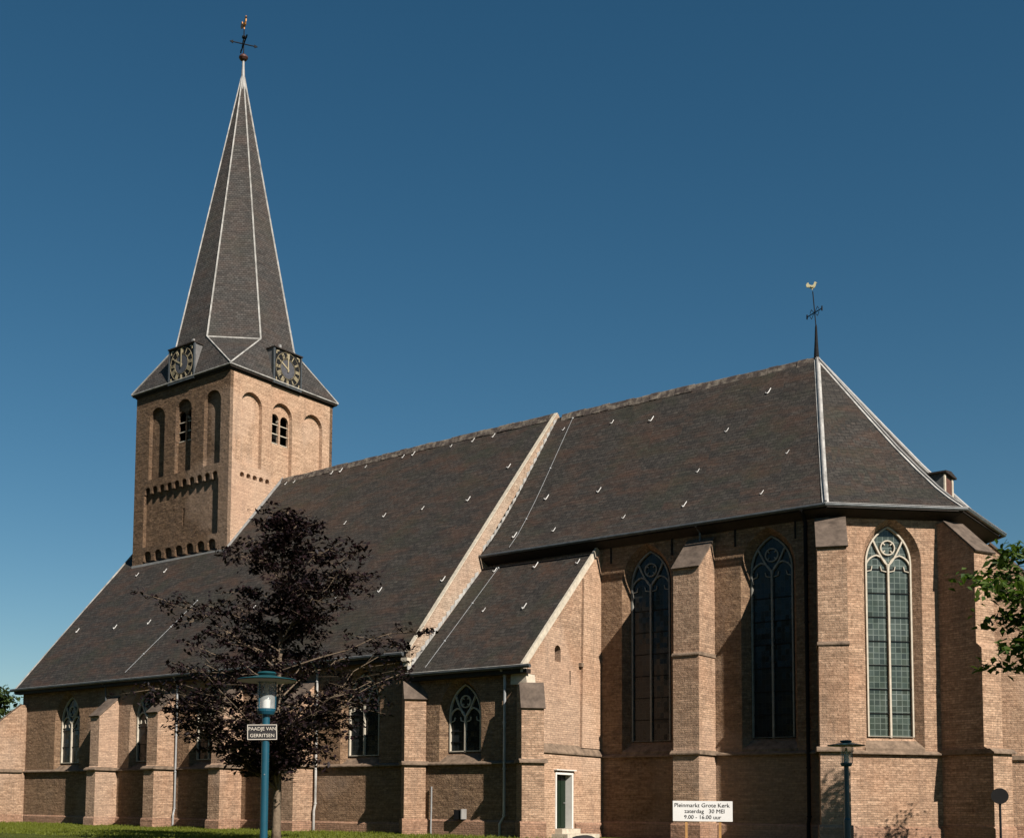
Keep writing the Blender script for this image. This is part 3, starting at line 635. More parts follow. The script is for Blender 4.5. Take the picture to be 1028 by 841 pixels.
# ------------------------------------------------------------------ tower
tc = V(((TX0+TX1)/2, YR, 0)); TH = (TX1-TX0)/2
def scallop(s0, s1, z, n, r, drop):
    """top edge of a recessed field: a row of little round arches between corbels, from right to left"""
    pts = []; w = (s1-s0)/n
    for i in range(n-1, -1, -1):
        c = s0+w*(i+.5)
        pts += [(c+r, z-drop)]+[(c+r*math.cos(math.pi*j/6), z+r*math.sin(math.pi*j/6)) for j in range(7)]+[(c-r, z-drop)]
    return pts
REC = .24
A3 = [(1.95, 25.12), (4.5, 25.14), (7.0, 25.1)]      # arch centres along a face, crown heights
for idx, a in enumerate((-90, 0, 90, 180)):
    N, U = dirn(math.radians(a)); O = tc+N*TH-U*TH; W = 2*TH
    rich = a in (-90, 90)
    cs = (2.03, 4.48, 7.05) if rich else (1.7, 4.18, 6.82); hf = .72 if rich else .84
    holes = [(rarch(c, hf, 20.72 if i != 1 or rich else 20.2, 25.12-hf), rarch(c, hf-.03, 20.78 if i != 1 or rich else 20.26, 25.12-hf), REC) for i, c in enumerate(cs)]
    if rich:
        f1 = [(.95, 16.62), (7.72, 16.62)]+[(7.72, 19.85)]+scallop(.95, 7.72, 20.05, 10, .25, .18)+[(.95, 19.85)]
        f2 = [(.95, 13.5), (7.72, 13.5)]+[(7.72, 15.75)]+scallop(.95, 7.72, 16.0, 7, .36, .25)+[(.95, 15.75)]
        holes += [(f1, f1, REC), (f2, f2, REC)]
    else:
        for i in range(5):
            c = 1.05+i*.5
            h = [(c+.2*math.cos(math.pi*j/8), 20.12-i*.02+.2*math.sin(math.pi*j/8)) for j in range(9)]+[(c-.1, 20.2), (c+.12, 20.06)]
            h = [(c-.17, 19.98), (c+.17, 19.98)]+[(c+.17*math.cos(math.pi*j/8), 20.1+.17*math.sin(math.pi*j/8)) for j in range(9)]
            holes.append((h, h, .2))
    bm = bmesh.new(); m_ = 0 if rich else REC
    panel(bm, O, U, N, [(m_, -.3), (W-m_, -.3), (W-m_, HT), (m_, HT)], holes, REC-.002)
    tw = part('tower_wall', bm, 'brick_tower_dimmed' if rich else 'panel')
    # inner leaf with the belfry opening
    c = cs[1]; zb, zt = (22.62, 24.15) if rich else (22.6, 24.1)
    lights = [rarch(c+s*.40, .34, zb, zt, 8) for s in (-1, 1)]
    sl = [(4.34, 17.55), (4.50, 17.55), (4.50, 18.6), (4.34, 18.6)]
    bm = bmesh.new(); panel(bm, O-N*REC, U, N, [(REC, -.3), (W-REC, -.3), (W-REC, HT-.02), (REC, HT-.02)], [(l, l, .16) for l in lights]+([(sl, sl, .16)] if rich else []), .16)
    part('tower_field', bm, 'brick_tower_dimmed' if rich else 'panel', tw)
    bm = bmesh.new(); On = O-N*REC
    ribbon(bm, [(c, zb-.02), (c, zt+.05)], .11, .06, .2, On, U, N); ribbon(bm, [(c-.09, zt-.05), (c+.09, zt-.05)], .12, .03, .22, On, U, N)
    bw = part('belfry_window', bm, 'stone')
    for z in (zb+.05, zb+.62, zb+1.2):
      for s in (-1, 1):
        bm = bmesh.new(); prism(bm, [(.06, z), (.14, z+.02), (.14, z+.06), (.06, z+.05)], On, -N, Z, U, c+s*.40-.335, c+s*.40+.335); part('louvre', bm, 'stone', bw)
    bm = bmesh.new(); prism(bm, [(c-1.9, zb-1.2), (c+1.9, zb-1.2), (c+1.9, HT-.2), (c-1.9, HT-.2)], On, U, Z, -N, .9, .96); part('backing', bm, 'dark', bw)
# lead flashing where the nave roof meets the tower
bm = bmesh.new()
for (y0, y1) in ((TY0-.1, YR),):
    prism(bm, [(y0, nave_z(y0)-.02), (y1, nave_z(y1)-.02), (y1, nave_z(y1)+.2), (y0, nave_z(y0)+.2)], V((0, 0, 0)), Y, Z, X, TX1+.003, TX1+.05)
part('flashing', bm, 'lead', nave_roof); bm = bmesh.new()
prism(bm, [(TX0-.0, nave_z(TY0)-.2), (TX1+.05, nave_z(TY0)-.2), (TX1+.05, nave_z(TY0)+.04), (TX0, nave_z(TY0)+.04)], V((0, 0, 0)), X, Z, Y, TY0-.06, TY0-.003)
part('flashing', bm, 'lead', nave_roof)

# ---- spire
HS = 47.94; RO, ZO, EO = 3.65, 28.85, TH+.24
KS = .385
E4 = [tc+V((sx*EO, sy*EO, HT+.1)) for sx, sy in ((1, -1), (1, 1), (-1, 1), (-1, -1))]
O8 = [tc+V((a*RO, b*RO, ZO)) for a, b in ((KS, -1), (1, -KS), (1, KS), (KS, 1), (-KS, 1), (-1, KS), (-1, -KS), (-KS, -1))]
T8 = [tc+V((math.cos(math.radians(-67.5+45*i))*.10, math.sin(math.radians(-67.5+45*i))*.10, HS-.7)) for i in range(8)]
bm = bmesh.new(); e = [bm.verts.new(p) for p in E4]; o8 = [bm.verts.new(p) for p in O8]; t8 = [bm.verts.new(p) for p in T8]
for i in range(4):
    bm.faces.new((e[i], o8[2*i+1], o8[2*i]))                           # broach triangle
    bm.faces.new((e[i], e[(i+1) % 4], o8[(2*i+2) % 8], o8[2*i+1]))      # skirt
for i in range(8): bm.faces.new((o8[i], o8[(i+1) % 8], t8[(i+1) % 8], t8[i]))
bm.faces.new(t8); bm.faces.new(e[::-1])
spire = part('spire', bm, 'slate_spire')
bm = bmesh.new()
for i in range(8): tube(bm, [O8[i], T8[i]], [.06, .05], 5)
for i in range(4):
    tube(bm, [O8[2*i], O8[2*i+1]], .06, 5); tube(bm, [E4[i]+V((0, 0, .02)), O8[2*i]], .05, 5); tube(bm, [E4[i]+V((0, 0, .02)), O8[2*i+1]], .05, 5)
part('hip_lead', bm, 'white_lead', spire)
bm = bmesh.new(); lathe(bm, [(.30, HS-1.9), (.2, HS-1.0), (.12, HS-.6), (.09, HS), (.07, HS+.5), (0, HS+.5)], tc, 8); part('finial_lead', bm, 'lead', spire)
bm = bmesh.new()
for i in range(4): tube(bm, [E4[i]+V((0, 0, -.03)), E4[(i+1) % 4]+V((0, 0, -.03))], .045, 6)
part('eave_trim', bm, 'white_lead', spire)
bm = bmesh.new()
q = TH+.2
for z0, z1, r in ((HT-.06, HT+.04, q), (HT-.16, HT-.065, TH+.06)): box(bm, (tc.x-r, tc.y-r, z0), (tc.x+r, tc.y+r, z1))
part('eaves_board', bm, 'wood_dark', spire)
bm = bmesh.new(); lathe(bm, [(.0, HS+.42), (.2, HS+.48), (.29, HS+.6), (.29, HS+.68), (.18, HS+.8), (0, HS+.86)], tc, 16); ball = part('spire_ball', bm, 'rust')
bm = bmesh.new(); tube(bm, [tc+Z*(HS+.9), tc+Z*(HS+2.6)], .035, 6)
C_ = tc+Z*(HS+1.55); ax = V((1, -.0, 0)).normalized(); ax = V((.85, -.5, 0)).normalized()
tube(bm, [C_-ax*.8, C_+ax*.8], .04, 6); ay = V((.5, .85, 0)); tube(bm, [C_-ay*.7, C_+ay*.7], .035, 6)
for s in (-1, 1):
    for w_, L in ((ax, .8), (ay, .7)):
        P = C_+w_*s*L; prism(bm, [(-.0, -.11), (.22, 0), (0, .11)], P, w_*s, Z, w_.cross(Z), -.03, .03)
    tube(bm, [C_+ax*s*.1+Z*.45, C_+ax*s*.45+Z*.25, C_+ax*s*.6+Z*.0], .025, 5)
lathe(bm, [(0, HS+1.85), (.13, HS+1.95), (.13, HS+2.05), (0, HS+2.15)], tc, 10)
vn = part('weathervane', bm, 'black'); vn['label'] = 'iron cross arms and copper cock on top of the tall spire'
rooster(tc+Z*(HS+2.85), .95, 'copper', vn, -.35)

# ---- clocks in small lead boxes on the skirt
for a in (-90, 0):
    N, U = dirn(math.radians(a)); O = tc+N*(TH+.2)+U*(.16 if a else .06)
    h = 1.13; z0, z1 = 26.16, 28.26; zc = (z0+z1)/2
    bm = bmesh.new(); prism(bm, [(-h, z0), (h, z0), (h, z1), (-h, z1)], O, U, Z, -N, .0, 1.1); ck = part('clock', bm, plain('clock box lead', (.16, .155, .15), .6, 0, .3, .3, 4))
    ck['label'] = 'square tower clock with gilt numerals, ' + ('on the shaded long side' if a == -90 else 'on the sunlit side')
    bm = bmesh.new(); prism(bm, [(-h-.07, z1), (h+.07, z1), (h+.07, z1+.07), (-h-.07, z1+.07)], O, U, Z, N, -1.2, .12); part('clock_hood', bm, 'wood_dark', ck)
    bm = bmesh.new()
    for s in (-1, 1): prism(bm, [(s*h-.05, z0-.06), (s*h+.05, z0-.06), (s*h+.05, z1-.003), (s*h-.05, z1-.003)], O, U, Z, N, -.05, .06)
    prism(bm, [(-h+.05, z0-.05), (h-.05, z0-.05), (h-.05, z0+.03), (-h+.05, z0+.03)], O, U, Z, N, .003, .06)
    part('clock_frame', bm, 'zinc', ck)
    bm = bmesh.new(); prism(bm, [(-h+.06, z0+.05), (h-.06, z0+.05), (h-.06, z1-.03), (-h+.06, z1-.03)], O, U, Z, N, .002, .02); part('dial', bm, 'black' , ck)
    bm = bmesh.new(); disc = [(math.cos(2*math.pi*i/32)*.56, zc+math.sin(2*math.pi*i/32)*.56) for i in range(32)]
    prism(bm, disc, O, U, Z, N, .022, .03); part('dial_centre', bm, plain('grey dial centre', (.085, .085, .095), .6), ck)
    bm = bmesh.new()
    for r in (.60, 1.0): ribbon(bm, [(math.cos(2*math.pi*i/36)*r, zc+math.sin(2*math.pi*i/36)*r) for i in range(36)], .014, -.045, -.02, O, U, N, closed=True)
    def stroke(ang, r0, r1, off0, off1, w):
        dv = V((math.sin(ang), math.cos(ang))); pv = V((dv.y, -dv.x))
        ribbon(bm, [dv*r0+pv*off0+V((0, zc)), dv*r1+pv*off1+V((0, zc))], w, -.05, -.022, O, U, N)
    for i, num in enumerate('XII I II III IIII V VI VII VIII IX X XI'.split()):
        ang = i*math.pi/6; wd = {'I': .065, 'V': .12, 'X': .13}; tot = sum(wd[q] for q in num); x = -tot/2
        for q in num:
            m = x+wd[q]/2
            if q == 'I': stroke(ang, .65, .96, m, m, .04)
            elif q == 'V': stroke(ang, .65, .96, m, m-.045, .035); stroke(ang, .65, .96, m, m+.045, .03)
            else: stroke(ang, .65, .96, m-.045, m+.045, .035); stroke(ang, .65, .96, m+.045, m-.045, .03)
            x += wd[q]
    for sx in (-1, 1):
        for sz in (-1, 1): ribbon(bm, [(sx*.95, zc+sz*.72), (sx*.93, zc+sz*.9), (sx*.75, zc+sz*.92)], .07, -.045, -.02, O, U, N)
    part('numerals', bm, 'gold_paint', ck)
    bm = bmesh.new(); ribbon(bm, [(0, zc-.18), (0, zc+.92)], .085, -.085, -.065, O, U, N); part('clock_hand', bm, 'gold_paint', ck)
    bm = bmesh.new(); d = V((math.sin(-math.pi/3), math.cos(-math.pi/3))); ribbon(bm, [V((0, zc))-d*.12, V((0, zc))+d*.62], .09, -.062, -.05, O, U, N); part('clock_hand', bm, 'gold_paint', ck)
    bm = bmesh.new(); prism(bm, [(-.05, z1+.07), (.2, z1+.07), (.15, z1+.7), (0, z1+.7)], O-N*.85, U, Z, N, -.6, .14); part('clock_saddle', bm, 'lead', ck)

# ------------------------------------------------------------------ ground
def gz(x, y):
    t = max(0., min(1., (-y-10)/16)); return -.55*t*t*(3-2*t)
bm = bmesh.new(); xs = [-900, -300, -120, -60]+list(range(-40, 101, 4))+[120, 180, 300, 900]; ys = [-900, -300, -120, -60]+list(range(-48, 61, 4))+[100, 300, 900]
gv = [[bm.verts.new((x, y, gz(x, y)-.02)) for x in xs] for y in ys]
for j in range(len(ys)-1):
    for i in range(len(xs)-1): bm.faces.new((gv[j][i], gv[j][i+1], gv[j+1][i+1], gv[j+1][i]))
g = link('ground', bm, M['lawn'], None, True); g['kind'] = 'structure'
def setts():
    k = NT('clinker paving'); b = k.n('ShaderNodeTexBrick'); k.l(k.pos(), b.inputs['Vector'])
    b.inputs['Color1'].default_value = c4(.075, .055, .045); b.inputs['Color2'].default_value = c4(.05, .038, .032); b.inputs['Mortar'].default_value = c4(.03, .027, .024); b.inputs['Scale'].default_value = 1
    b.inputs['Brick Width'].default_value = .2; b.inputs['Row Height'].default_value = .1; b.inputs['Mortar Size'].default_value = .006
    return k.out(k.mix(k.ramp(k.noise(.6, 6, .65), .4, .7, 0, .6), b.outputs['Color'], c4(.04, .036, .032)), .85, k.bump(b.outputs['Fac'], -.006, 1.))
bm = bmesh.new(); pv = {}
PXS = [-60, -20, 20, 40, 60, 80, 120]
for y in (-90, -60, -26, -23):
    for x in PXS: pv[x, y] = bm.verts.new((x, y, gz(x, y)+.004))
for y0, y1 in ((-90, -60), (-60, -26), (-26, -23)):
    for x0, x1 in zip(PXS, PXS[1:]): bm.faces.new((pv[x0, y0], pv[x1, y0], pv[x1, y1], pv[x0, y1]))
o = link('square', bm, setts()); o['kind'] = 'structure'  # unseen dark paving, added to cut the sunlit lawn's bounce into the shadows
bm = bmesh.new(); box(bm, (-60, -23, -.7), (120, -22.8, -.40)); o = link('kerb', bm, M['ledge']); o['kind'] = 'structure'
def blades(n, area):
    vs, fs = [], []
    while len(fs) < n:
        x = rnd.uniform(*area[0]); y = rnd.uniform(*area[1])
        if x > 29.5+5 and y > -1: continue
        h = rnd.uniform(.04, .10)*(1.5 if y > -1.2 else 1); w = .02; a = rnd.uniform(0, 6.28); z = gz(x, y)-.02
        i = len(vs); vs += [(x-w*math.cos(a), y-w*math.sin(a), z), (x+w*math.cos(a), y+w*math.sin(a), z), (x+rnd.uniform(-.05, .05), y+rnd.uniform(-.05, .05), z+h)]; fs.append((i, i+1, i+2))
    me = bpy.data.meshes.new('grass'); me.from_pydata(vs, [], fs); me.materials.append(M['blade'])
    o = bpy.data.objects.new('grass', me); COL.objects.link(o); tag(o, 'short green lawn grass along the foot of the church walls', 'grass', kind='stuff')
blades(60000, ((-4, 44), (-13, -.1)))

# ------------------------------------------------------------------ trees
def leaves_mesh(name, pts, size, mat, flat=.5, parent=None):
    vs, fs = [], []
    for p in pts:
        s = size*rnd.uniform(.6, 1.25); n = V((rnd.gauss(0, 1)*flat, rnd.gauss(0, 1)*flat, 1)).normalized(); a = n.orthogonal().normalized()
        a = Matrix.Rotation(rnd.uniform(0, 6.28), 3, n) @ a; b = n.cross(a); i = len(vs); dr = V((0, 0, -.25*s))
        vs += [p-a*s*.55, p+b*s*.34, p+a*s*.62+dr, p-b*s*.34]; fs.append((i, i+1, i+2, i+3))
    me = bpy.data.meshes.new(name); me.from_pydata([tuple(v) for v in vs], [], fs); me.materials.append(mat)
    o = bpy.data.objects.new(name, me); COL.objects.link(o); o.parent = parent; return o
def curve(p0, p1, sag, n=6, wob=.12):
    pts = []; d = (p1-p0).length
    for i in range(n+1):
        t = i/n; p = p0.lerp(p1, t)+V((0, 0, sag*d*4*t*(1-t)))
        if 0 < i < n: p += V((rnd.uniform(-1, 1), rnd.uniform(-1, 1), rnd.uniform(-1, 1)))*wob*d*.25
        pts.append(p)
    return pts
def tree(name, loc, trunk_h, r0, targets, clump, per, leaf, mats, label, cat, twig=.6, flat=.5, lean=(0, 0), grp=None, scatter=(.42, .42, .16)):
    """targets: branch ends (local); leaves gather in flattish sprays along the outer part of every branch"""
    t = tag(empty(name, loc), label, cat, grp); bm = bmesh.new()
    tr = [V((lean[0]*q, lean[1]*q, trunk_h*q))+V((rnd.uniform(-.06, .06), rnd.uniform(-.06, .06), 0))*(q > .05) for q in (0, .04, .15, .3, .45, .6, .8, 1)]
    tube(bm, tr, [r0*1.35, r0*1.08]+[r0*(1-.86*q) for q in (.15, .3, .45, .6, .8, 1)], 10)
    pts = []
    for T in targets:
        T = V(T); rad = math.hypot(T.x, T.y); hz = max(trunk_h*.16, min(trunk_h*.96, T.z-rad*rnd.uniform(.3, .95)))
        f = hz/trunk_h; B = V((lean[0]*f, lean[1]*f, hz)); c = curve(B, T, rnd.uniform(.0, .10)); L = (T-B).length
        tube(bm, c, [max(.012, r0*.32*(1-f*.6)*(1-.85*i/6)) for i in range(7)], 5)
        for i in range(2, 7):
            k_ = rnd.randint(2, 3)
            for _ in range(k_):
                q = c[i]+V((rnd.gauss(0, 1), rnd.gauss(0, 1), rnd.gauss(-.05, .35)))*twig*(.35+.65*i/6)
                tube(bm, [c[i-1].lerp(c[i], rnd.random()), q], [.012, .005], 3)
                m = q.lerp(c[i], .4)
                for cc in (q, m):
                    for _ in range(int(per*rnd.uniform(.5, 1.5))):
                        pts.append(cc+V((rnd.gauss(0, scatter[0]), rnd.gauss(0, scatter[1]), rnd.gauss(0, scatter[2])))*clump)
    link('trunk', bm, M[mats[0]], t, True)
    leaves_mesh('crown', pts, leaf, M[mats[1]], flat, t)
    return t
# copper beech in front of the nave; camera-right axis = (.77,.64)
RT = V((.7674, .6411, 0)); FW = V((-.6411, .7674, 0)); PX = 38/1217.
prof = [(505, 283, 300), (522, 262, 318), (540, 238, 356), (560, 226, 372), (580, 214, 372), (598, 172, 352), (615, 172, 330), (635, 205, 350), (655, 196, 388), (672, 165, 402), (690, 150, 402), (708, 156, 396), (725, 172, 372), (742, 196, 350), (758, 246, 340)]
tg = []
r3 = random.Random(21)
for i in range(74):
    q = r3.random()**.85*(len(prof)-1); a = int(q); f = q-a
    if a >= len(prof)-1: a, f = len(prof)-2, 1.
    v = prof[a][0]*(1-f)+prof[a+1][0]*f; L = prof[a][1]*(1-f)+prof[a+1][1]*f; R = prof[a][2]*(1-f)+prof[a+1][2]*f
    phi = r3.uniform(0, 2*math.pi); lr = (R-284) if math.cos(phi) > 0 else (284-L); rr = r3.uniform(.55, .93)
    dp = min(3.2, (R-L)*.5*PX)
    off = RT*(math.cos(phi)*lr*PX*rr)+FW*(math.sin(phi)*dp*rr)
    D = 38+off.dot(FW)
    z = (811-v)*PX+1.05-.05
    tg.append((off.x, off.y, z))
for u, v in ((424, 628), (405, 640), (168, 600), (180, 612), (362, 545), (368, 570), (290, 506), (282, 508), (300, 516), (160, 688), (152, 700), (165, 705), (185, 715), (200, 728), (225, 736), (178, 692), (240, 702), (212, 694), (250, 720), (190, 735), (408, 672)): off = RT*((u-284)*PX*.97); tg.append((off.x, off.y, (811-v)*PX+1))
tree('beech_tree', (33.13, -12.17, gz(33, -12)-.05), 10.2, .135, tg, .44, 11, .155, ('bark', 'leaf_red'), 'dark purple copper beech with layered branches in front of the nave', 'tree', twig=.55, flat=.6, scatter=(.34, .34, .13))
# green tree whose branches reach in from the right edge
tg = []; r4 = random.Random(5)
for i in range(90):
    phi = r4.uniform(0, 6.283); q = r4.random(); z = 3.9+q*3.6; R = 2.3*math.sin(math.pi*(.22+.7*q))*r4.uniform(.6, 1.); tg.append((math.cos(phi)*R, math.sin(phi)*R, z))
tg += [(-2.97, -2.46, 5.89), (-3.01, -1.51, 6.47), (-2.64, -1.81, 6.6), (-2.52, -0.95, 6.95), (-3.31, -1.39, 5.5), (-2.7, -2.71, 4.81), (-2.45, -2.65, 4.48), (-2.74, -0.1, 4.57), (-2.71, -2.14, 5.56), (-2.41, -1.94, 5.26), (-2.67, 0.32, 6.31), (-2.67, -1.44, 6.09), (-2.58, -0.02, 5.11), (-3.11, -1.69, 5.14), (-2.5, -0.76, 6.47), (-2.05, -1.95, 5.48), (-2.34, -0.69, 6.88)]
tree('maple_tree', (57.15, -8.6, gz(56, -9)-.05), 7.0, .16, tg, .5, 22, .18, ('bark_dark', 'leaf_green'), 'green leafy tree reaching in from the right edge before the buttress', 'tree', twig=.55, flat=.7)
# slender tree beside the apse (its shade falls on the low wall)
tg = []
for i in range(18):
    phi = r4.uniform(0, 6.283); q = r4.random(); z = 2.8+q*4.2; R = 1.25*math.sin(math.pi*(.2+.7*q))*r4.uniform(.5, 1.); tg.append((math.cos(phi)*R, math.sin(phi)*R, z))
tree('young_tree', (53.0, 4.3, -.05), 6.4, .09, tg, .6, 2, .15, ('bark_dark', 'leaf_green'), 'slender young green tree standing beside the apse', 'tree', twig=.4, flat=.7)
tg = []
for i in range(34):
    phi = r4.uniform(0, 6.283); q = r4.random(); z = 6.0+q*3.6; R = 1.45*math.sin(math.pi*(.2+.7*q))*r4.uniform(.4, 1.); tg.append((math.cos(phi)*R, math.sin(phi)*R, z))
tree('young_tree', (54.4, .75, -.05), 9.2, .11, tg, .6, 5, .16, ('bark_dark', 'leaf_green'), 'taller green tree whose crown shades the foot of the apse corner buttress', 'tree', twig=.4, flat=.7)
# far tree behind the west end
tg = []
for i in range(60):
    phi = r4.uniform(0, 6.283); q = r4.random(); z = 2.5+q*7.2; R = 4.0*math.sin(math.pi*(.2+.68*q))*r4.uniform(.6, 1.); tg.append((math.cos(phi)*R, math.sin(phi)*R, z))
tree('lime_tree', (-21.5, 11.0, -.05), 9.2, .22, tg, 1.0, 12, .36, ('bark_dark', 'leaf_far'), 'green tree far behind the west end of the nave', 'tree', twig=.8, flat=.8)

# unseen belt of tall trees, added to block sky light and darken window reflections
rb = random.Random(11); pts = []; vs = []; tb = []
for x, y, h, r in [(-14, -24, 15, 5), (-4, -27, 17, 6), (7, -30, 16, 6), (17, -34, 17, 6), (27, -40, 18, 6), (36, -47, 18, 7), (47, -54, 19, 7), (58, -58, 19, 7), (70, -56, 18, 7), (81, -52, 17, 6), (90, -45, 14, 6)]:
    tb.append((x, y, h))
    for _ in range(900):
        while True:
            q = V((rb.uniform(-1, 1), rb.uniform(-1, 1), rb.uniform(-1, 1)))
            if .3 < q.length < 1: break
        pts.append(V((x+q.x*r*.95, y+q.y*r*.95, h*.58+q.z*h*.42)))
belt = leaves_mesh('sky_blocking_trees', pts, 1.5, M['leaf_far'], .9); tag(belt, 'unseen belt of leafy trees added to block sky light and darken reflections', 'trees', kind='stuff')

# ------------------------------------------------------------------ lettering
def text_mesh(txt, size, mat, parent, loc, rot, name='lettering', extrude=.004, align='CENTER', bold=0.):
    c = bpy.data.curves.new(name, 'FONT'); c.body = txt; c.size = size; c.extrude = extrude; c.align_x = align; c.align_y = 'CENTER'; c.offset = bold; c.resolution_u = 3
    t = bpy.data.objects.new('t', c); COL.objects.link(t); dg = bpy.context.evaluated_depsgraph_get(); dg.update()
    me = bpy.data.meshes.new_from_object(t.evaluated_get(dg)); bpy.data.objects.remove(t)
    me.materials.clear(); me.materials.append(M[mat]); o = bpy.data.objects.new(name, me); COL.objects.link(o); o.parent = parent; o.location = loc; o.rotation_euler = rot; return o

# ------------------------------------------------------------------ street lamps
def lamp(loc, topz, label, zb, q=1.):
    t = tag(empty('street_lamp', (loc[0], loc[1], zb)), label, 'street lamp', 'street lamps'); H = topz-zb
    bm = bmesh.new(); lathe(bm, [(.0, -.1), (.085, -.1), (.085, .9), (.062, .95), (.060, H-.16-0.500*q), (0, H-.16-0.500*q)], (0, 0, 0), 20); part('pole', bm, 'teal', t, smooth=False)
    bm = bmesh.new(); lathe(bm, [(0, H-.16-0.520*q), (.12, H-.16-0.520*q), (.145, H-.16-0.470*q), (.145, H-.16-0.430*q), (.07, H-.16-0.420*q), (0, H-.16-0.420*q)], (0, 0, 0), 24); part('lantern_base', bm, 'teal', t)
    bm = bmesh.new(); lathe(bm, [(.062, H-.16-0.425*q), (.066, H-.16-0.240*q), (.06, H-.16-0.230*q), (0, H-.16-0.230*q)], (0, 0, 0), 20); part('lamp_fitting', bm, 'white', t)
    bm = bmesh.new(); lathe(bm, [(0, H-.16-0.228*q), (.03, H-.16-0.226*q), (.035, H-.16-0.090*q), (.02, H-.16-0.040*q), (0, H-.16-0.040*q)], (0, 0, 0), 12); part('bulb', bm, 'shade_in', t)
    bm = bmesh.new(); lathe(bm, [(.142, H-.16-0.428*q), (.142, H-.16-0.010*q), (.138, H-.16-0.010*q), (.138, H-.16-0.428*q)], (0, 0, 0), 28); part('lantern_glass', bm, 'lampglass', t, smooth=True)
    for j in range(3):
        bm = bmesh.new(); a = 2*math.pi*j/3+.5; tube(bm, [(.15*math.cos(a), .15*math.sin(a), H-.16-0.440*q), (.15*math.cos(a), .15*math.sin(a), H-.16)], .009, 6); part('lantern_rod', bm, 'teal', t)
    bm = bmesh.new(); lathe(bm, [(.12, H-.165), (.46, H-.150), (.472, H-.142), (.46, H-.132), (.30, H-.105), (.15, H-.07), (.0, H-.065)], (0, 0, 0), 36)
    lathe(bm, [(.0, H-.165), (.12, H-.165)], (0, 0, 0), 36); part('lamp_shade', bm, 'teal_light', t)
    bm = bmesh.new(); lathe(bm, [(.15, H-.171), (.455, H-.156), (.15, H-.168)], (0, 0, 0), 36); part('shade_lining', bm, 'shade_in', t)
    bm = bmesh.new(); lathe(bm, [(0, H-.07), (.13, H-.06), (.155, H-.035), (.13, H-.012), (.05, H), (0, H)], (0, 0, 0), 28); part('lamp_cap', bm, 'teal_light', t)
    for z, a in ((H-1.05, -1.0), (H-1.62, -.9)):
        bm = bmesh.new(); p = V((math.cos(a)*.06, math.sin(a)*.06, z)); lathe(bm, [(0, -.014), (.014, 0), (0, .014)], p, 6); part('pole_bolt', bm, 'lead', t)
    return t
L1 = (46.79, -25.80); L2 = (49.27, -7.44)
lamp(L1, 3.17, 'teal street lamp carrying the street name sign, before the beech', gz(0, L1[1]))
lamp(L2, 2.96, 'teal street lamp standing before the apse window', gz(0, L2[1]))
# street name sign on the first lamp, facing the camera
cam = S.camera.matrix_world.translation
def facing(p): d = cam-V(p); return math.atan2(d.y, d.x)+math.pi/2
sp = V((46.74, -25.83, 2.21)); aa = facing(sp); n_ = V((math.sin(aa), -math.cos(aa), 0))
ss = tag(empty('street_sign', sp+n_*.085, aa), 'dark street name sign fixed to the teal lamp post', 'street sign'); ss.rotation_euler = (0, math.radians(-1.5), aa)
bm = bmesh.new(); box(bm, (-.235, -.006, -.12), (.235, .006, .12)); part('plate', bm, 'sign_dark', ss)
bm = bmesh.new()
for z in (-.113, .113): box(bm, (-.229, -.010, z-.005), (.229, -.0065, z+.005))
for x in (-.224, .224): box(bm, (x-.005, -.010, -.1075), (x+.005, -.0065, .1075))
part('border', bm, 'sign_letter', ss)
text_mesh('PAADJE VAN', .076, 'sign_letter', ss, (0, -.010, .05), (math.pi/2, 0, 0), bold=.0); text_mesh('GERRITSEN', .076, 'sign_letter', ss, (0, -.010, -.055), (math.pi/2, 0, 0), bold=.0)
bm = bmesh.new(); lathe(bm, [(.062, -.02), (.07, -.02), (.07, .02), (.062, .02)], (0, .085, 0), 16); part('clamp', bm, 'lead', ss)

# ------------------------------------------------------------------ market notice board on two stakes
bc = V((44.29, -5.48, 1.08)); ab = facing(bc)
bo = tag(empty('notice_board', (bc.x, bc.y, gz(0, bc.y)), ab), 'white market notice board on two wooden stakes at the choir buttress', 'notice board')
zc = bc.z-gz(0, bc.y)
bm = bmesh.new(); box(bm, (-.86, -.012, zc-.30), (.86, .012, zc+.30)); part('panel', bm, 'board', bo)
for x in (-.47, .50):
    bm = bmesh.new(); box(bm, (x-.035, .0125, -.1), (x+.035, .06, zc+.22)); part('stake', bm, 'stake', bo)
for s_, z_, x_ in (('Pleinmarkt Grote Kerk', .17, -.02), ('zaterdag   30 MEI', -.005, .06), ('9.00 - 16.00 uur', -.18, 0)): text_mesh(s_, .170 if z_ > .1 else .165, 'ink', bo, (x_, -.016, zc+z_), (math.pi/2, 0, 0), bold=.0)

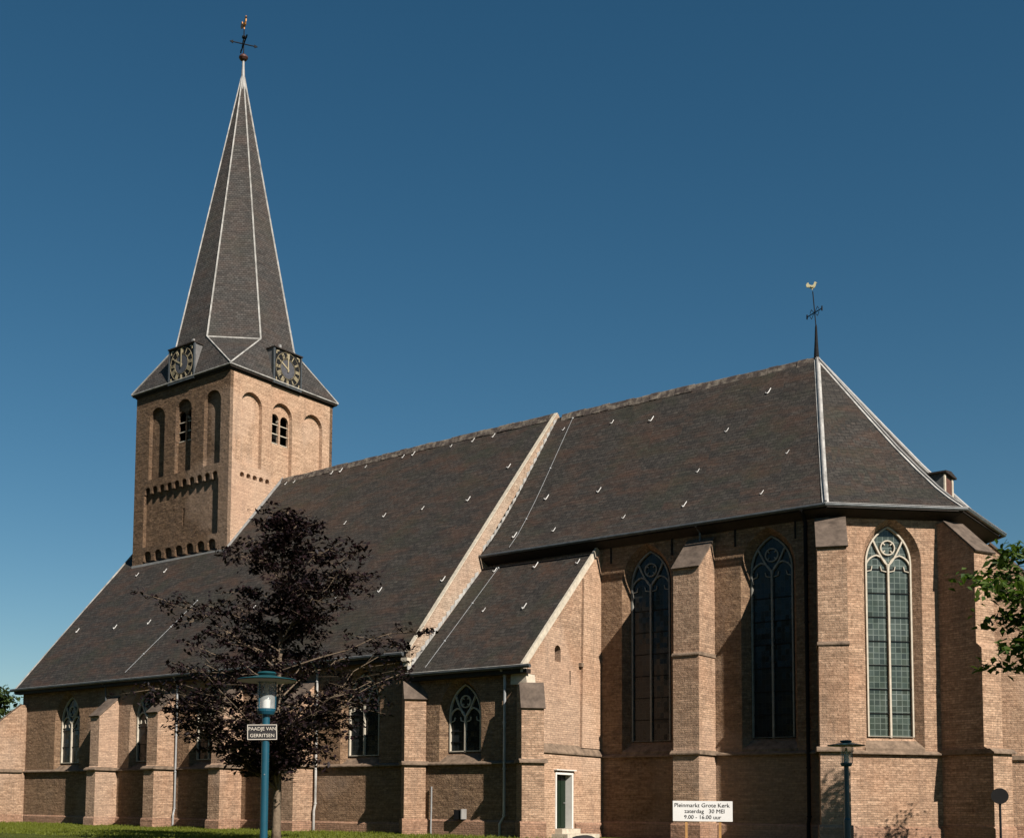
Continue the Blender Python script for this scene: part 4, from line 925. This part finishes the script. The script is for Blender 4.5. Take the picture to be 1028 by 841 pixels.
# ------------------------------------------------------------------ small things
rs = tag(empty('round_sign', (53.72, -10.75, gz(53, -10.9))), 'small round dark sign on a thin post by the right buttress', 'sign'); a_ = facing((53.5, -10.9, 1))
bm = bmesh.new(); n_ = V((math.sin(a_), -math.cos(a_), 0)); u_ = V((math.cos(a_), math.sin(a_), 0)); zz = 1.47-gz(0, -10.9)
prism(bm, [(math.cos(t)*.17, zz+math.sin(t)*.17) for t in (2*math.pi*i/28 for i in range(28))], V((0, 0, 0)), u_, Z, n_, .03, .045); part('sign_disc', bm, 'sign_dark', rs)
bm = bmesh.new(); tube(bm, [(0, 0, -.1), (0, 0, zz+.12)], .025, 8); part('post', bm, 'black', rs)
def boulder(loc, s, label):
    bm = bmesh.new(); bmesh.ops.create_icosphere(bm, subdivisions=3, radius=1)
    for v in bm.verts:
        n = math.sin(v.co.x*3.1+1)*math.cos(v.co.y*2.7)+.6*math.sin(v.co.z*5+v.co.x*4); v.co *= 1+.09*n; v.co = V((v.co.x*s[0], v.co.y*s[1], max(v.co.z, -.35)*s[2]))
    o = link('boulder', bm, M['stone_dark'], None, True); o.location = loc; o.rotation_euler = (0, 0, rnd.uniform(0, 1)); tag(o, label, 'boulder')
boulder((38.75, -3.1, -.02), (.55, .38, .24), 'dark boulder on the grass below the green annex door')
boulder((10.7, -12.8, .0), (.25, .2, .16), 'small dark stone on the lawn at the far left')
# low house seen past the apse
h = tag(empty('house', (52, 22, 0)), 'low grey house with a red tiled roof behind the apse', 'house')
bm = bmesh.new(); box(bm, (-3, 0, -.2), (9, 8, 3.0)); part('wall', bm, 'render', h)
bm = bmesh.new(); prism(bm, [(-.4, 2.9), (4, 5.4), (8.4, 2.9), (8.4, 2.75), (4, 5.2), (-.4, 2.75)], V((0, 0, 0)), Y, Z, X, -3.3, 9.3); part('roof', bm, 'redtile', h)
for x in (-2, .6, 3.2):
    bm = bmesh.new()
    for a0, a1, b0, b1 in ((x, x+1.6, 2.3, 2.4), (x, x+1.6, 1.0, 1.1), (x, x+.1, 1.1, 2.3), (x+1.5, x+1.6, 1.1, 2.3)): box(bm, (a0, -.05, b0), (a1, -.003, b1))
    w = part('window', bm, 'white', h); bm = bmesh.new(); box(bm, (x+.1, -.02, 1.1), (x+1.5, -.004, 2.3)); part('pane', bm, 'glass', w)
